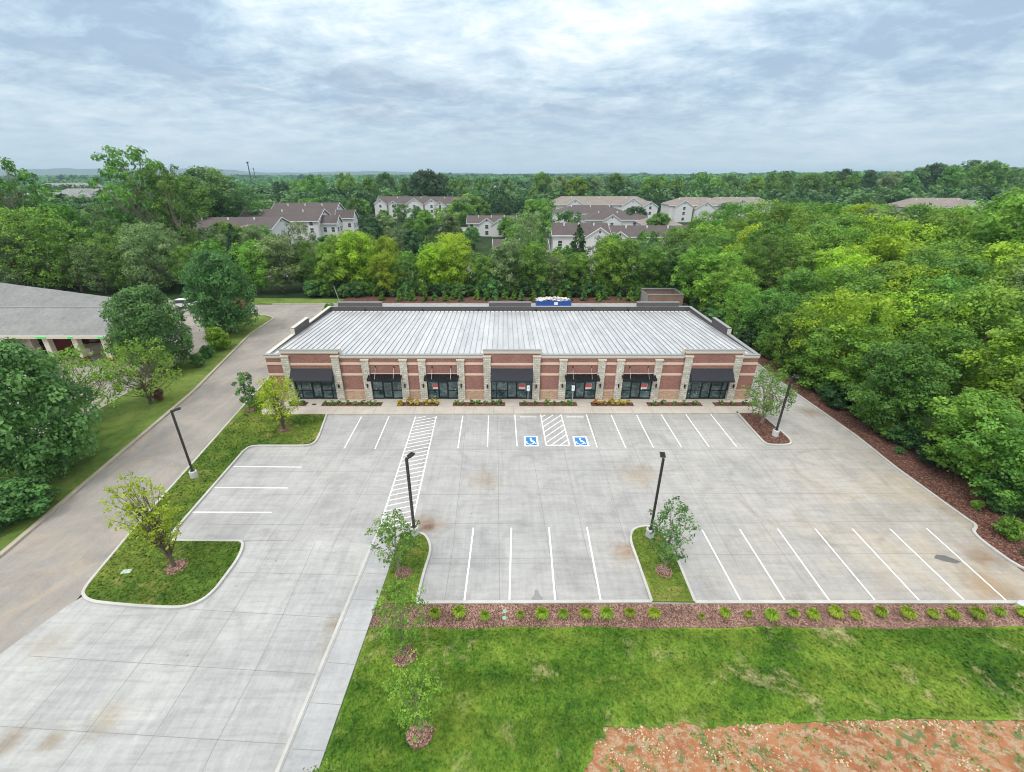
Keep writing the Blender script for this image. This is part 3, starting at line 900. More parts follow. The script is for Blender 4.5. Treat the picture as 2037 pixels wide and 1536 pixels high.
# cornice with its coping
co_, cp_ = MB(), MB()
def cornice(a, b_, z0, z1, yf):
    co_.box(a, b_, yf, yf + .30, z0, z0 + .12)
    co_.box(a - .05, b_ + .05, yf - .07, yf + .30, z0 + .12, z1)
    cp_.box(a - .09, b_ + .09, yf - .11, yf + .36, z1, z1 + .06)
ed = [(-HW, PIL[0] - .45), (PIL[1] + .45, PIL[6] - .45), (PIL[7] + .45, PIL[12] - .45), (PIL[13] + .45, HW)]
for a, b_ in ed:
    cornice(a, b_, zc0, zc1 - .06, -.06)
for i, j in ((0, 1), (6, 7), (12, 13)):
    cornice(PIL[i] - .38, PIL[j] + .38, zt0, zt1 - .06, -.22)
    co_.box(PIL[i] - .42, PIL[i] - .30, .30, .9, 5.3, zt1 - .07)
    co_.box(PIL[j] + .30, PIL[j] + .42, .30, .9, 5.3, zt1 - .07)
sobjs('cornice', co_, M['cream'])
sobjs('coping', cp_, M['cap'])
# parapets of the sides and the rear, some stretches raised
pw, pc_, pcc = MB(), MB(), MB()
ZP = 5.60
ry0, ry1 = 53.3 - YW, 57.9 - YW
for s_ in (-1, 1):
    xo, xi = s_ * (HW + .02), s_ * (HW - .33)
    a, b_ = min(xo, xi), max(xo, xi)
    pw.box(a, b_, .32, D, 4.6, ZP - .06)
    pw.box(a + .001, b_ - .001, ry0, ry1, ZP - .06, 6.28)
    tgt = pcc if s_ < 0 else pc_
    tgt.box(a - .06, b_ + .06, .37, ry0 - .002, ZP - .06, ZP + .0)
    tgt.box(a - .06, b_ + .06, ry1 + .002, D - .01, ZP - .06, ZP + .0)
    tgt.box(a - .06, b_ + .06, ry0 - .05, ry1 + .05, 6.28, 6.34)
    pcc.box(a - .05, b_ + .05, ry0 - .12, ry0 - .002, 5.6, 6.2)
pw.box(-HW + .332, HW - .332, D - .33, D - .001, 4.5, ZP - .06)
pc_.box(-HW + .40, HW - .40, D - .39, D + .06, ZP - .06, ZP)
for a, b_ in ((-25.5, -19.0), (-3.1, 3.15), (18.9, 25.1)):
    pw.box(a, b_, D - .329, D - .002, ZP + .001, 6.2)
    pc_.box(a - .05, b_ + .05, D - .38, D + .05, 6.2, 6.26)
sobjs('parapet', pw, M['ribbed'])
pw = MB()
# vertical ribs of the cladding on the inner faces
for x in np.arange(-HW + .4, HW - .4, .3):
    up = any(a < x < b_ - .02 for a, b_ in ((-25.5, -19.0), (-3.1, 3.15), (18.9, 25.1)))
    pw.box(x, x + .05, D - .36, D - .3305, 5.0, 6.19 if up else ZP - .07)
for y in np.arange(.5, D - .4, .3):
    up = ry0 < y < ry1 - .05
    for s_ in (-1, 1):
        x0, x1 = (s_ * (HW - .33), s_ * (HW - .36))
        pw.box(min(x0, x1) + .0005, max(x0, x1) - .0005, y, y + .05, 4.95, 6.27 if up else ZP - .07)
sobj('cladding_ribs', pw, M['ribbed'])
sobjs('parapet_coping', pc_, M['cap'])
sobjs('cream_coping', pcc, M['capcream'])
# standing seam roof: one slope to the rear
def zr(y):
    return 5.48 - (y - .3) / (D - .9) * .55
rf = MB()
ya, yb = .32, D - .75
rf.quad((-HW + .33, ya, zr(ya)), (HW - .33, ya, zr(ya)), (HW - .33, yb, zr(yb)), (-HW + .33, yb, zr(yb)))
roof = sobj('roof', rf, M['seam'])
rr_ = random.Random(5)
rb = MB()
k = 0
x = -HW + .6
while x < HW - .4:
    rb.add([(x - .017, ya, zr(ya)), (x + .017, ya, zr(ya)), (x + .017, yb, zr(yb)), (x - .017, yb, zr(yb)),
            (x - .012, ya, zr(ya) + .075), (x + .012, ya, zr(ya) + .075), (x + .012, yb, zr(yb) + .075), (x - .012, yb, zr(yb) + .075)],
           [(0, 4, 7, 3), (4, 5, 6, 7), (5, 1, 2, 6), (0, 1, 5, 4), (2, 3, 7, 6)])
    x += .62
    k += 1
sobj('seam_ribs', rb, M['seamrib'], roof)
gt = MB()
gt.box(-HW + .37, HW - .37, D - .73, D - .60, 4.70, 4.92)
gt.box(-HW + .37, HW - .37, D - .60, D - .37, 4.70, 4.74)
x = -HW + .6
sobj('gutter', gt, M['steel'])
zt_ = MB()
while x < HW - .5:
    zt_.box(x + .08, x + .52, D - .80, D - .735, 4.93, 5.04)
    x += .62
sobj('eave_closures', zt_, M['white'], roof)
for xx in (-21.5, -13, -4.6, 3.9, 12.3, 17.6):
    o = sobj('roof_drain', MB().box(xx - .09, xx + .09, D - .50, D - .365, 4.78, 5.25), M['bmetal'])
# stone pilasters
for n_, x in enumerate(PIL):
    h_ = 5.56 if n_ in TALL else 5.08
    fy = -.36 if n_ in TALL else -.22
    o = sobj('pilaster', MB().box(x - .4, x + .4, fy, -.0015 if n_ not in TALL else -.1615, 0.0, h_ - .12).box(x - .399, x + .399, -.162, .31, 0, 1.2), M['stone'])
    sobj('pilaster_cap', MB().box(x - .46, x + .46, fy - .06, -.002 if n_ not in TALL else -.163, h_ - .12, h_), M['band'] if False else M['cream'], o)
    lx = x - .0
    lm = MB().box(lx - .07, lx + .07, fy - .05, fy - .001, 1.85, 2.15)
    lm.tube([(lx, fy - .12, 1.78), (lx, fy - .12, 2.2)], .075, 10)
    sobj('wall_lamp', lm, M['bmetal'])

def text(body, size, loc, m, parent, name):
    cu = bpy.data.curves.new(name, 'FONT')
    cu.body = body
    cu.size = size
    cu.align_x = 'CENTER'
    cu.align_y = 'CENTER'
    cu.extrude = .004
    cu.offset = .008
    cu.materials.append(m)
    o = bpy.data.objects.new(name, cu)
    COL.objects.link(o)
    o.parent = parent
    o.location = loc
    o.rotation_euler = (math.pi / 2, 0, 0)
    me = bpy.data.meshes.new_from_object(o)
    bpy.data.objects.remove(o)
    o = bpy.data.objects.new(name, me)
    COL.objects.link(o)
    o.parent = parent
    o.location = loc
    o.rotation_euler = (math.pi / 2, 0, 0)
    return o

def storefront(i, j, letter, kind):
    x0, x1 = PIL[i] + .4, PIL[j] - .4
    w_ = x1 - x0
    yf = .12
    wide = kind == 'awning'
    zb, zt = .17, 2.93
    fr = MB()
    xm = (x0 + x1) / 2
    dw = .52
    off = .05 * (1 if xm > 0 else -1)
    d0, d1 = xm - dw - off, xm + dw - off
    vs = [x0 + .035, d0 - .035, d1 + .035, x1 - .035]
    if wide:
        vs += [x0 + .62, x1 - .62]
    for x in vs:
        fr.box(x - .035, x + .035, yf - .06, yf + .06, zb, zt)
    vs = sorted(vs)
    zrows = [zb + .10, 1.22, 2.33, zt]
    for a, b_ in zip(vs[:-1], vs[1:]):
        door = abs((a + b_) / 2 - (d0 + d1) / 2) < .1
        for z in zrows:
            if door and z == 1.22 or (door and z < .4):
                continue
            hh = .10 if z == zrows[0] else .035
            fr.box(a + .035, b_ - .035, yf - .055, yf + .055, z - hh, min(z + .035, zt))
    f = sobj('storefront_frame', fr, M['frame'])
    for a, b_ in zip(vs[:-1], vs[1:]):
        door = abs((a + b_) / 2 - (d0 + d1) / 2) < .1
        gl_ = MB()
        if door:
            gl_.box(a + .02, b_ - .02, yf - .012, yf + .012, 2.36, zt - .03)
            dr = MB()
            for z0, z1 in ((zb, zb + .26), (2.18, 2.32)):
                dr.box(a + .04, b_ - .04, yf - .045, yf + .03, z0, z1)
            dr.box(a + .04, a + .13, yf - .045, yf + .03, zb + .26, 2.18)
            dr.box(b_ - .13, b_ - .04, yf - .045, yf + .03, zb + .26, 2.18)
            d_ = sobj('door', dr, M['frame'])
            sobj('door_glass', MB().box(a + .12, b_ - .12, yf - .01, yf + .01, zb + .25, 2.19), M['glass'], d_)
            sobj('handle', MB().tube([(b_ - .2, yf - .11, .95), (b_ - .2, yf - .11, 1.35)], .018, 6).box(b_ - .22, b_ - .18, yf - .11, yf - .04, 1.0, 1.03).box(b_ - .22, b_ - .18, yf - .11, yf - .04, 1.27, 1.30), M['steel'], d_)
        else:
            gl_.box(a + .02, b_ - .02, yf - .012, yf + .012, zb + .1, zt - .03)
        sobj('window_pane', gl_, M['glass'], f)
    text(letter, .26, ((d0 + d1) / 2, yf - .03, 2.62), M['vinyl'], f, 'unit_letter')
    if letter in 'BF':
        text('2216', .30, (x0 + (.75 if letter == 'B' else w_ - .78), yf - .03, 2.62), M['vinyl'], f, 'street_number')
    # small stickers left on the panes
    st = MB()
    r_ = random.Random(ord(letter))
    for _ in range(9 if wide else 6):
        x, z = r_.uniform(x0 + .2, x1 - .2), r_.uniform(.4, 2.7)
        if d0 - .1 < x < d1 + .1:
            continue
        st.box(x - .035, x + .035, yf - .02, yf - .013, z - .04, z + .04)
    sobjs('sticker', st, M['vinyl'], f)
    if letter in 'CDEF':
        cx_ = {'C': x0 + .95, 'D': x1 - 1.15, 'E': x1 - .85, 'F': x1 - .8}[letter]
        p_ = sobj('window_poster', MB().box(cx_ - .36, cx_ + .36, yf - .03, yf - .014, 1.4, 2.05), M['vinyl'])
        sobj('red_panel', MB().box(cx_ - .34, cx_ + .34, yf - .036, yf - .031, 1.62, 2.03), M['red'], p_)
    if wide:
        # draped fabric awning with closed ends
        a0, a1, zt2, zb2, pr = x0 + .02, x1 - .02, 4.03, 2.98, -1.15
        aw = MB()
        n = 10
        sag = [0, .0]
        q1, q2 = (-.165, zt2), (pr, zb2)
        if letter == 'D':
            pass
        vs_, fs_ = [], []
        for k in range(n + 1):
            x = a0 - .03 + (a1 - a0 + .06) * k / n
            vs_ += [(x, q1[0], q1[1]), (x, (q1[0] + q2[0]) / 2, (q1[1] + q2[1]) / 2 - .012 * (k % 2)), (x, q2[0], q2[1]), (x, q2[0], q2[1] - .20)]
        for k in range(n):
            for r in range(3):
                fs_.append((4 * k + r, 4 * k + r + 1, 4 * k + 5 + r, 4 * k + 4 + r))
        aw.add(vs_, fs_)
        for x in (a0 - .03, a1 + .03):
            aw.add([(x, q1[0], q1[1]), (x, q1[0], q2[1] - .2), (x, q2[0], q2[1] - .2), (x, q2[0], q2[1])], [(0, 1, 2, 3)])
        a_ = sobj('awning', aw, M['fabric'])
        fm = MB()
        for x in np.linspace(a0, a1, 4):
            fm.tube([(x, -.17, zb2 - .17), (x, pr + .03, zb2 - .17)], .02, 6)
        fm.tube([(a0, pr + .03, zb2 - .17), (a1, pr + .03, zb2 - .17)], .02, 6)
        sobj('awning_frame', fm, M['bmetal'], a_)
    else:
        a0, a1 = x0 - .12, x1 + .12
        zb3, z3, pr = 2.99, 3.28, -1.0
        cm = MB()
        cm.add([(a0, -.02, z3), (a1, -.02, z3), (a1, pr, zb3), (a0, pr, zb3), (a0, -.02, z3 - .05), (a1, -.02, z3 - .05), (a1, pr, zb3 - .05), (a0, pr, zb3 - .05)],
               [(0, 3, 2, 1), (4, 5, 6, 7), (0, 1, 5, 4), (2, 3, 7, 6), (0, 4, 7, 3), (1, 2, 6, 5)])
        cm.box(a0 - .04, a1 + .04, pr - .05, pr, zb3 - .14, zb3 + .05)
        for x in (a0 - .02, a1 + .02):
            cm.tube([(x, -.03, z3 - .02), (x, pr, zb3 - .03)], .05, 6)
        nn_ = int((a1 - a0) / .3)
        for k in range(nn_ + 1):
            x = a0 + (a1 - a0) * k / nn_
            cm.add([(x - .03, -.02, z3), (x + .03, -.02, z3), (x + .03, pr, zb3), (x - .03, pr, zb3), (x - .02, -.02, z3 + .06), (x + .02, -.02, z3 + .06), (x + .02, pr, zb3 + .06), (x - .02, pr, zb3 + .06)],
                   [(0, 4, 7, 3), (4, 5, 6, 7), (5, 1, 2, 6), (2, 3, 7, 6)])
        c_ = sobj('canopy', cm, M['bmetal'])
        for k in (.22, .78):
            x = a0 + (a1 - a0) * k
            sobj('hanger_rod', MB().tube([(x, -.03, 4.1), (x, pr + .1, zb3 + .05)], .014, 6), M['steel'], c_)
            sobj('rod_plate', MB().box(x - .07, x + .07, -.05, -.003, 3.98, 4.22), M['bmetal'], c_)
for bay in BAYS:
    storefront(*bay)
# dark rooms behind the panes
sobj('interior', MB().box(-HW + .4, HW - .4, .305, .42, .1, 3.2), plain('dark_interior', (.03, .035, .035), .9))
# drains and pegs by the first door

# ------------------------------------------------------------ street furniture
def lamp(px, py, label, rz, hh):
    x, y = G(px, py)
    t_ = thing('lamp_post', label, 'lamp post', (x, y, .0), rz, 'parking lot lamp posts')
    bs = MB().lathe([(.30, .0), (.30, .70), (.27, .74), (0.01, .745)], 24)
    obj('concrete_base', bs, M['base'], t_, False)
    pl = MB().box(-.075, .075, -.075, .075, .745, hh)
    pl.box(-.16, .16, -.16, .16, .746, .78)
    obj('pole', pl, M['bronze'], t_)
    hd = MB().box(-.06, .06, -.03, .22, hh - .12, hh + .03)
    hd.add([(-.17, .20, hh - .05), (.17, .20, hh - .05), (.17, .66, hh + .03), (-.17, .66, hh + .03), (-.17, .20, hh + .05), (.17, .20, hh + .05), (.17, .66, hh + .09), (-.17, .66, hh + .09)],
           [(3, 2, 1, 0), (4, 5, 6, 7), (0, 1, 5, 4), (1, 2, 6, 5), (2, 3, 7, 6), (3, 0, 4, 7)])
    for k in range(5):
        hd.box(-.15, .15, .24 + k * .08, .26 + k * .08, hh + .055 + k * .008, hh + .10 + k * .008)
    h_ = obj('lamp_head', hd, M['bronze'], t_)
    obj('lens', MB().box(-.13, .13, .26, .58, hh - .085, hh - .052), M['white'], h_)
    return t_
lamp(388, 951, 'dark lamp post on the grass verge beside the asphalt road', R(-65), 6.5)
lamp(825, 1064, 'dark lamp post on the narrow island at the foot of the hatched walkway', R(-35), 6.55)
lamp(1292, 1068, 'dark lamp post on the grass island between the two front stall rows', R(-10), 6.65)
lamp(1541, 868, 'dark lamp post on the mulch island at the right end of the walk', R(-80), 6.4)

signmat = plain('sign_white', (.74, .80, .83), .5, 0, .03)
for px, lab in ((1050, 'accessible parking sign on a thin post nearer the shop middle, left one of two'), (1138, 'accessible parking sign on a thin post by unit E, right one of two')):
    x, y = G(px, 803, .15)
    t_ = thing('parking_sign', lab, 'sign', (x, y, .15), 0, 'accessible parking signs')
    obj('sign_post', MB().box(-.03, .03, -.02, .02, 0, 2.25), M['steel'], t_)
    p_ = obj('sign_panel', MB().box(-.16, .16, -.035, -.021, 1.6, 2.25), signmat, t_)
    o = obj('wheelchair_symbol', isa_symbol(MB(), 0, 0, .26, 0, False), M['blue'], p_)
    o.location = (0, -.038, 1.98)
for (a, b_), lab in ((((1034, 829.5), (1068, 829.5)), 'white concrete wheel stop in the left accessible bay'), (((1127, 829.5), (1162, 829.5)), 'white concrete wheel stop in the right accessible bay')):
    p, q = G(*a, .06), G(*b_, .06)
    m_ = MB()
    xa, xb = p[0] - (p[0] + q[0]) / 2, q[0] - (p[0] + q[0]) / 2
    m_.add([(xa, -.1, 0), (xb, -.1, 0), (xb, .1, 0), (xa, .1, 0), (xa + .05, -.06, .12), (xb - .05, -.06, .12), (xb - .05, .06, .12), (xa + .05, .06, .12)],
           [(4, 5, 6, 7), (0, 1, 5, 4), (1, 2, 6, 5), (2, 3, 7, 6), (3, 0, 4, 7)])
    o = obj('wheel_stop', m_, M['base'], None, False, ((p[0] + q[0]) / 2, p[1], .001))
    tag(o, lab, 'wheel stop', 'wheel stops')

lidg = plain('green_plastic_lid', (.25, .42, .33), .6, 0, .15)
def disc(name, px, py, z, r, m, label, cat, group=None, sq=None, rz=0):
    x, y = G(px, py)
    mb_ = MB()
    if sq:
        mb_.box(-sq[0], sq[0], -sq[1], sq[1], 0, .04)
        mb_.box(-sq[0] * .8, sq[0] * .8, -sq[1] * .75, sq[1] * .75, .0405, .05)
    else:
        mb_.lathe([(r, 0), (r, .03), (r * .85, .045), (r * .2, .045), (.01, .06)], 18)
    o = obj(name, mb_, m, None, False, (x, y, z))
    o.rotation_euler = (0, 0, rz)
    return tag(o, label, cat, group)
disc('valve_lid', 1004, 1218, .06, .13, lidg, 'round pale green valve lid in the mulch, the one nearer the stalls', 'valve lid', 'round valve lids')
disc('valve_lid', 1003.5, 1231, .06, .13, lidg, 'round pale green valve lid in the mulch, the one nearer the lawn', 'valve lid', 'round valve lids')
disc('valve_lid', 1761, 1217, .06, .15, lidg, 'round pale lid in the mulch bed among the right hand plants', 'valve lid', 'round valve lids')
disc('utility_box_lid', 253, 1140, .115, .2, plain('pale_lid', (.45, .55, .50), .6), 'pale rectangular utility lid set in the verge grass near the yellow tree', 'utility lid', None, (.28, .17), R(8))
x, y = G(1883, 1113)
o = obj('manhole_cover', MB().sheet([(-.75, .12), (-.35, .42), (.2, .36), (.8, -.2), (.35, -.36), (-.2, -.2)], .006), plain('dark_patch', (.13, .13, .125), .9), None, False, (x, y, 0))
tag(o, 'dark diamond shaped patch around a drain near the right stalls', 'drain patch')
x, y = G(1068, 1187)
o = obj('concrete_patch', MB().sheet([(-.1, .5), (.12, .42), (.2, .1), (.4, -.1), (.2, -.38), (-.1, -.3), (-.3, -.42), (-.33, -.1), (-.15, .1)], .006), plain('grey_patch', (.25, .25, .25), .9), None, False, (x, y, 0))
tag(o, 'small irregular grey stain patch in the third front stall', 'patch')
x, y = G(625, 804.5, .15)
o = obj('floor_drain', MB().box(-.22, .22, -.16, .16, 0, .01), M['bmetal'], None, False, (x, y, .151))
tag(o, 'small black drain grate in the walk before unit A', 'drain grate')
# concrete path drain pipe end at the right, bottom
x, y = G(2010, 1201)
rk = MB()
rr = random.Random(9)
for k in range(1):
    pts = []
    for i in range(7):
        a = i / 7 * 6.28
        pts.append((.45 * math.cos(a) * rr.uniform(.8, 1.1), .32 * math.sin(a) * rr.uniform(.8, 1.1)))
    rk.prism(pts, 0, .22)
o = obj('boulder', rk, M['base'], None, False, (x + .6, y - .2, .0))
tag(o, 'pale rock at the right end of the front kerb', 'rock')

# rear corner pole, bin enclosure, skip with rubble
x, y = -32.4, 88.2
t_ = thing('utility_pole', 'thin leaning grey pole behind the left rear corner of the shop', 'pole', (x, y, 0))
obj('pole', MB().tube([(0, 0, 0), (-.75, 0, 3.7)], .07, 8), M['steel'], t_)
obj('pole_base', MB().lathe([(.18, 0), (.18, .25), (.01, .26)], 12), M['base'], t_)

t_ = thing('bin_enclosure', 'brown brick bin enclosure with grey metal top at the rear right corner', 'enclosure', (31.0, 88.0, 0))
wl = MB()
wl.box(-3.35, 3.35, -2.6, -2.3, 0, 2.55)
wl.box(3.05, 3.35, -2.299, 2.6, 0, 2.55)
wl.box(-3.35, 3.049, 2.3, 2.6, 0, 2.55)
sobjs('wall', wl, M['tanbrick'] if False else brick('brown_brick', (.16, .085, .055), (.26, .14, .09), (.26, .22, .19), .23, .078, .012), t_)
wl = MB()
wl.box(-3.42, 3.42, -2.67, -2.22, 2.55, 2.72)
wl.box(2.98, 3.42, -2.219, 2.15, 2.55, 2.72)
wl.box(-3.42, 3.42, 2.151, 2.67, 2.55, 2.72)
sobjs('coping', wl, M['cap'], t_)
gt_ = MB().box(-3.33, -3.26, -2.2, 2.15, .15, 2.45)
for k in range(20):
    gt_.box(-3.37, -3.33, -2.15 + k * .22, -2.05 + k * .22, .15, 2.44)
obj('gate', gt_, M['steel'], t_)

bm = plain('blue_container_paint', (.02, .10, .42), .5, .1, .12)
t_ = thing('roll_off_skip', 'blue open roll off skip heaped with rubble behind the shop', 'skip', (9.6, 86.2, 0))
sk = MB()
x0, x1, y0, y1, h_ = -3.35, 3.35, -1.15, 1.15, 1.5
sk.box(x0, x1, y0, y0 + .07, .2, h_)
sk.box(x0, x1, y1 - .07, y1, .2, h_)
sk.box(x0, x0 + .07, y0 + .07, y1 - .07, .2, h_)
sk.box(x1 - .07, x1, y0 + .07, y1 - .07, .2, h_)
sk.box(x0 + .07, x1 - .07, y0 + .07, y1 - .07, .2, .27)
sk.box(x0 - .05, x1 + .05, y0 - .07, y0 + .001, h_ - .1, h_ + .03)
sk.box(x0 - .05, x1 + .05, y1 - .001, y1 + .07, h_ - .1, h_ + .03)
obj('body', sk, bm, t_)
for k in range(10):
    xx = x0 + .25 + k * .69
    if k == 5:
        continue
    obj('side_rib', MB().box(xx, xx + .1, y0 - .065, y0 - .001, .2, h_ - .11), bm, t_)
obj('number_panel', MB().box(.05, .75, y0 - .05, y0 - .002, .75, 1.3), M['vinyl'], t_)
for sx in (-2.6, 2.6):
    obj('wheel', MB().tube([(sx, y0 - .03, .17), (sx, y0 + .2, .17)], .17, 12), M['bmetal'], t_)
rubm, t, b, pos = newmat('rubble')
setc(t, b, ramp(t, noise(t, pos, 3, 5, .8), [(.3, (.3, .27, .25)), (.5, (.62, .6, .57)), (.7, (.8, .79, .77))]), .9)
rub = MB()
rr = random.Random(4)
for k in range(260):
    x, y = rr.uniform(-3.2, 3.2), rr.uniform(-1.0, 1.0)
    z = 1.3 + .45 * (1 - (x / 3.6) ** 2) * (1 - (y / 1.3) ** 2) + rr.uniform(-.15, .12)
    a, s_ = rr.uniform(0, 3), rr.uniform(.12, .42)
    u = Vector((math.cos(a), math.sin(a), rr.uniform(-.5, .5))) * s_
    v_ = Vector((-math.sin(a), math.cos(a), rr.uniform(-.5, .5))) * s_ * .6
    c_ = Vector((x, y, z))
    th = Vector((0, 0, .05))
    rub.add([c_ - u - v_, c_ + u - v_, c_ + u + v_, c_ - u + v_, c_ - u - v_ + th, c_ + u - v_ + th, c_ + u + v_ + th, c_ - u + v_ + th],
            [(3, 2, 1, 0), (4, 5, 6, 7), (0, 1, 5, 4), (1, 2, 6, 5), (2, 3, 7, 6), (3, 0, 4, 7)])
o = obj('rubble', rub, rubm, None, False, (9.6, 86.2, 0))
o['kind'] = 'stuff'

# ------------------------------------------------------------ parked cars
def car(label, loc, rz, paint, suv=True, group='parked cars'):
    t_ = thing('parked_car', label, 'car', loc, rz, group)
    L_, W_, H_ = (4.6, 1.85, 1.7) if suv else (4.6, 1.8, 1.45)
    prof = [(-2.3, .35), (-2.3, .85), (-2.2, .98), (-1.0, 1.05), (.0, 1.06), (1.9, 1.05), (2.25, .95), (2.3, .35)]
    m_ = MB()
    n = len(prof)
    for s_, k in ((-W_ / 2, 0), (W_ / 2, 1)):
        m_.v += [(x, s_, z) for x, z in prof]
    m_.f += [tuple(range(n)), tuple(range(n, 2 * n))[::-1]] + [(i, n + i, n + (i + 1) % n, (i + 1) % n) for i in range(n)]
    body = obj('body', m_, paint, t_)
    bv = body.modifiers.new('bevel', 'BEVEL')
    bv.width = .07
    bv.segments = 2
    cab = [(-1.25, 1.05), (-.55, H_ - .02), (.2, H_), (1.75 if suv else 1.2, H_ - .04), (2.15 if suv else 1.9, 1.05)]
    m_ = MB()
    n = len(cab)
    for s_ in (-1, 1):
        m_.v += [(x, s_ * (W_ / 2 - .06 - (z - 1.05) * .28), z) for x, z in cab]
    m_.f += [tuple(range(n)), tuple(range(n, 2 * n))[::-1]] + [(i, n + i, n + (i + 1) % n, (i + 1) % n) for i in range(n)]
    obj('windows', m_, M['winglass'], t_)
    rt = MB()
    rt.add([(cab[1][0], -.72, H_ - .01), (cab[3][0], -.72, H_ - .03), (cab[3][0], .72, H_ - .03), (cab[1][0], .72, H_ - .01), (cab[1][0] + .05, -.68, H_ + .035), (cab[3][0] - .05, -.68, H_ + .02), (cab[3][0] - .05, .68, H_ + .02), (cab[1][0] + .05, .68, H_ + .035)],
           [(4, 5, 6, 7), (0, 1, 5, 4), (1, 2, 6, 5), (2, 3, 7, 6), (3, 0, 4, 7)])
    obj('roof_panel', rt, paint, t_)
    for sx in (-1.4, 1.4):
        for s_ in (-1, 1):
            wv = obj('wheel', MB().tube([(sx, s_ * (W_ / 2 - .2), .34), (sx, s_ * (W_ / 2 + .01), .34)], .34, 16), M['bmetal'], t_)
            obj('rim', MB().tube([(sx, s_ * (W_ / 2 + .0), .34), (sx, s_ * (W_ / 2 + .02), .34)], .2, 12), M['steel'], wv)
    for s_ in (-.68, .68):
        obj('headlight', MB().box(-2.33, -2.29, s_ - .18, s_ + .18, .68, .82), M['vinyl'], t_)
        obj('tail_light', MB().box(2.29, 2.33, s_ - .16, s_ + .16, .7, .9), M['red'], t_)
    return t_
wp = plain('white_car_paint', (.74, .75, .76), .25, 0, .02)
sp_ = plain('silver_car_paint', (.45, .46, .48), .25, .4, .02)
x, y = G(198, 600, .8)
car('white parked car behind the grey bank roof, with its rear lights showing', (x, y, 0), R(200), wp)
x, y = G(243, 606, .8)
car('white parked car mostly hidden behind the round maple', (x, y, 0), R(195), wp)
x, y = G(372, 604, .8)
car('silver and white estate car parked between the two round maples', (x, y, 0), R(185), wp)
x, y = G(816, 531, .8)
car('white saloon parked in the far flats car park beyond the lime trees', (x, y, 0), R(10), wp, False)
x, y = G(905, 533, .8)

# ------------------------------------------------------------ vegetation
def leaf_mesh(name, cen, nrm, size, tint, asp=1.5, rng=None):
    """one pointed four-cornered leaf clump per row"""
    n = len(cen)
    rnd = rng.normal(size=(n, 3))
    tan = np.cross(nrm, rnd)
    tan /= np.linalg.norm(tan, axis=1, keepdims=True) + 1e-9
    bi = np.cross(nrm, tan)
    s = size[:, None]
    v = np.empty((n, 4, 3))
    v[:, 0] = cen - tan * s * asp * .5
    v[:, 1] = cen + bi * s * .5 + nrm * s * .12
    v[:, 2] = cen + tan * s * asp * .5
    v[:, 3] = cen - bi * s * .5 + nrm * s * .12
    me = bpy.data.meshes.new(name)
    me.vertices.add(n * 4)
    me.vertices.foreach_set('co', v.reshape(-1).astype(np.float32))
    me.loops.add(n * 4)
    me.loops.foreach_set('vertex_index', np.arange(n * 4, dtype=np.int32))
    me.polygons.add(n)
    me.polygons.foreach_set('loop_start', np.arange(0, n * 4, 4, dtype=np.int32))
    me.update(calc_edges=True)
    at = me.attributes.new('tint', 'FLOAT', 'FACE')
    at.data.foreach_set('value', np.clip(tint, 0, 1).astype(np.float32))
    return me

def crown_cloud(rng, H, Rr, base, ncl, nleaf, leaf, shape='round', cr=(.24, .40), up=.55, fill=.35, lean=(0, 0)):
    """centres, normals, sizes, tints of all the leaves of one crown and the clump centres"""
    C_, Nn, S_, T_, cc = [], [], [], [], []
    for i in range(ncl):
        tt = (i + rng.random()) / ncl
        if shape == 'round':
            prof = math.sqrt(max(0, 1 - ((tt - .42) / .60) ** 2))
        elif shape == 'cone':
            prof = (1 - tt) ** .85 * 1.0 + .06
        elif shape == 'vase':
            prof = .25 + .75 * math.sin(math.pi * min(1, tt * .78 + .12)) ** .8
        elif shape == 'column':
            prof = .9 * math.sqrt(max(.05, 1 - ((tt - .45) / .62) ** 2))
        elif shape == 'spread':
            prof = .55 + .45 * math.sin(math.pi * min(1, tt * .7 + .2)) - .25 * max(0, tt - .75)
        else:
            prof = math.sqrt(max(0, 1 - ((tt - .5) / .56) ** 2)) * (.75 + .5 * rng.random())
        a = i * 2.39996 + rng.normal() * .5
        rad = Rr * prof * (rng.random() ** .45) * .86
        c = np.array([rad * math.cos(a) + lean[0] * tt, rad * math.sin(a) + lean[1] * tt, base + (H - base) * tt * .95])
        rc = Rr * rng.uniform(*cr) * (.65 + .35 * prof)
        if shape == 'cone':
            rc *= (1.15 - tt * .75)
        cc.append((c, rc))
        n = max(4, int(nleaf * (rc / (Rr * .32)) ** 2 * rng.uniform(.8, 1.15)))
        d = rng.normal(size=(n, 3))
        out = np.array([math.cos(a) * rad / Rr, math.sin(a) * rad / Rr, .35])
        d = d / np.linalg.norm(d, axis=1, keepdims=True) + out * up
        d[:, 2] = np.where(rng.random(n) < .55, np.abs(d[:, 2]), d[:, 2])
        d /= np.linalg.norm(d, axis=1, keepdims=True)
        rr2 = rc * (fill + (1 - fill) * rng.random(n) ** .5) * rng.uniform(.85, 1.18, n)
        p = c + d * rr2[:, None] * np.array([1, 1, .78])
        nn = d * .8 + rng.normal(size=(n, 3)) * .42 + np.array([0, 0, .45])
        nn /= np.linalg.norm(nn, axis=1, keepdims=True)
        C_.append(p)
        Nn.append(nn)
        S_.append(leaf * rng.uniform(.6, 1.3, n))
        T_.append(np.clip(rng.uniform(-.1, .95) * .7 + rng.random(n) * .38, 0, 1))
    return np.concatenate(C_), np.concatenate(Nn), np.concatenate(S_), np.concatenate(T_), cc

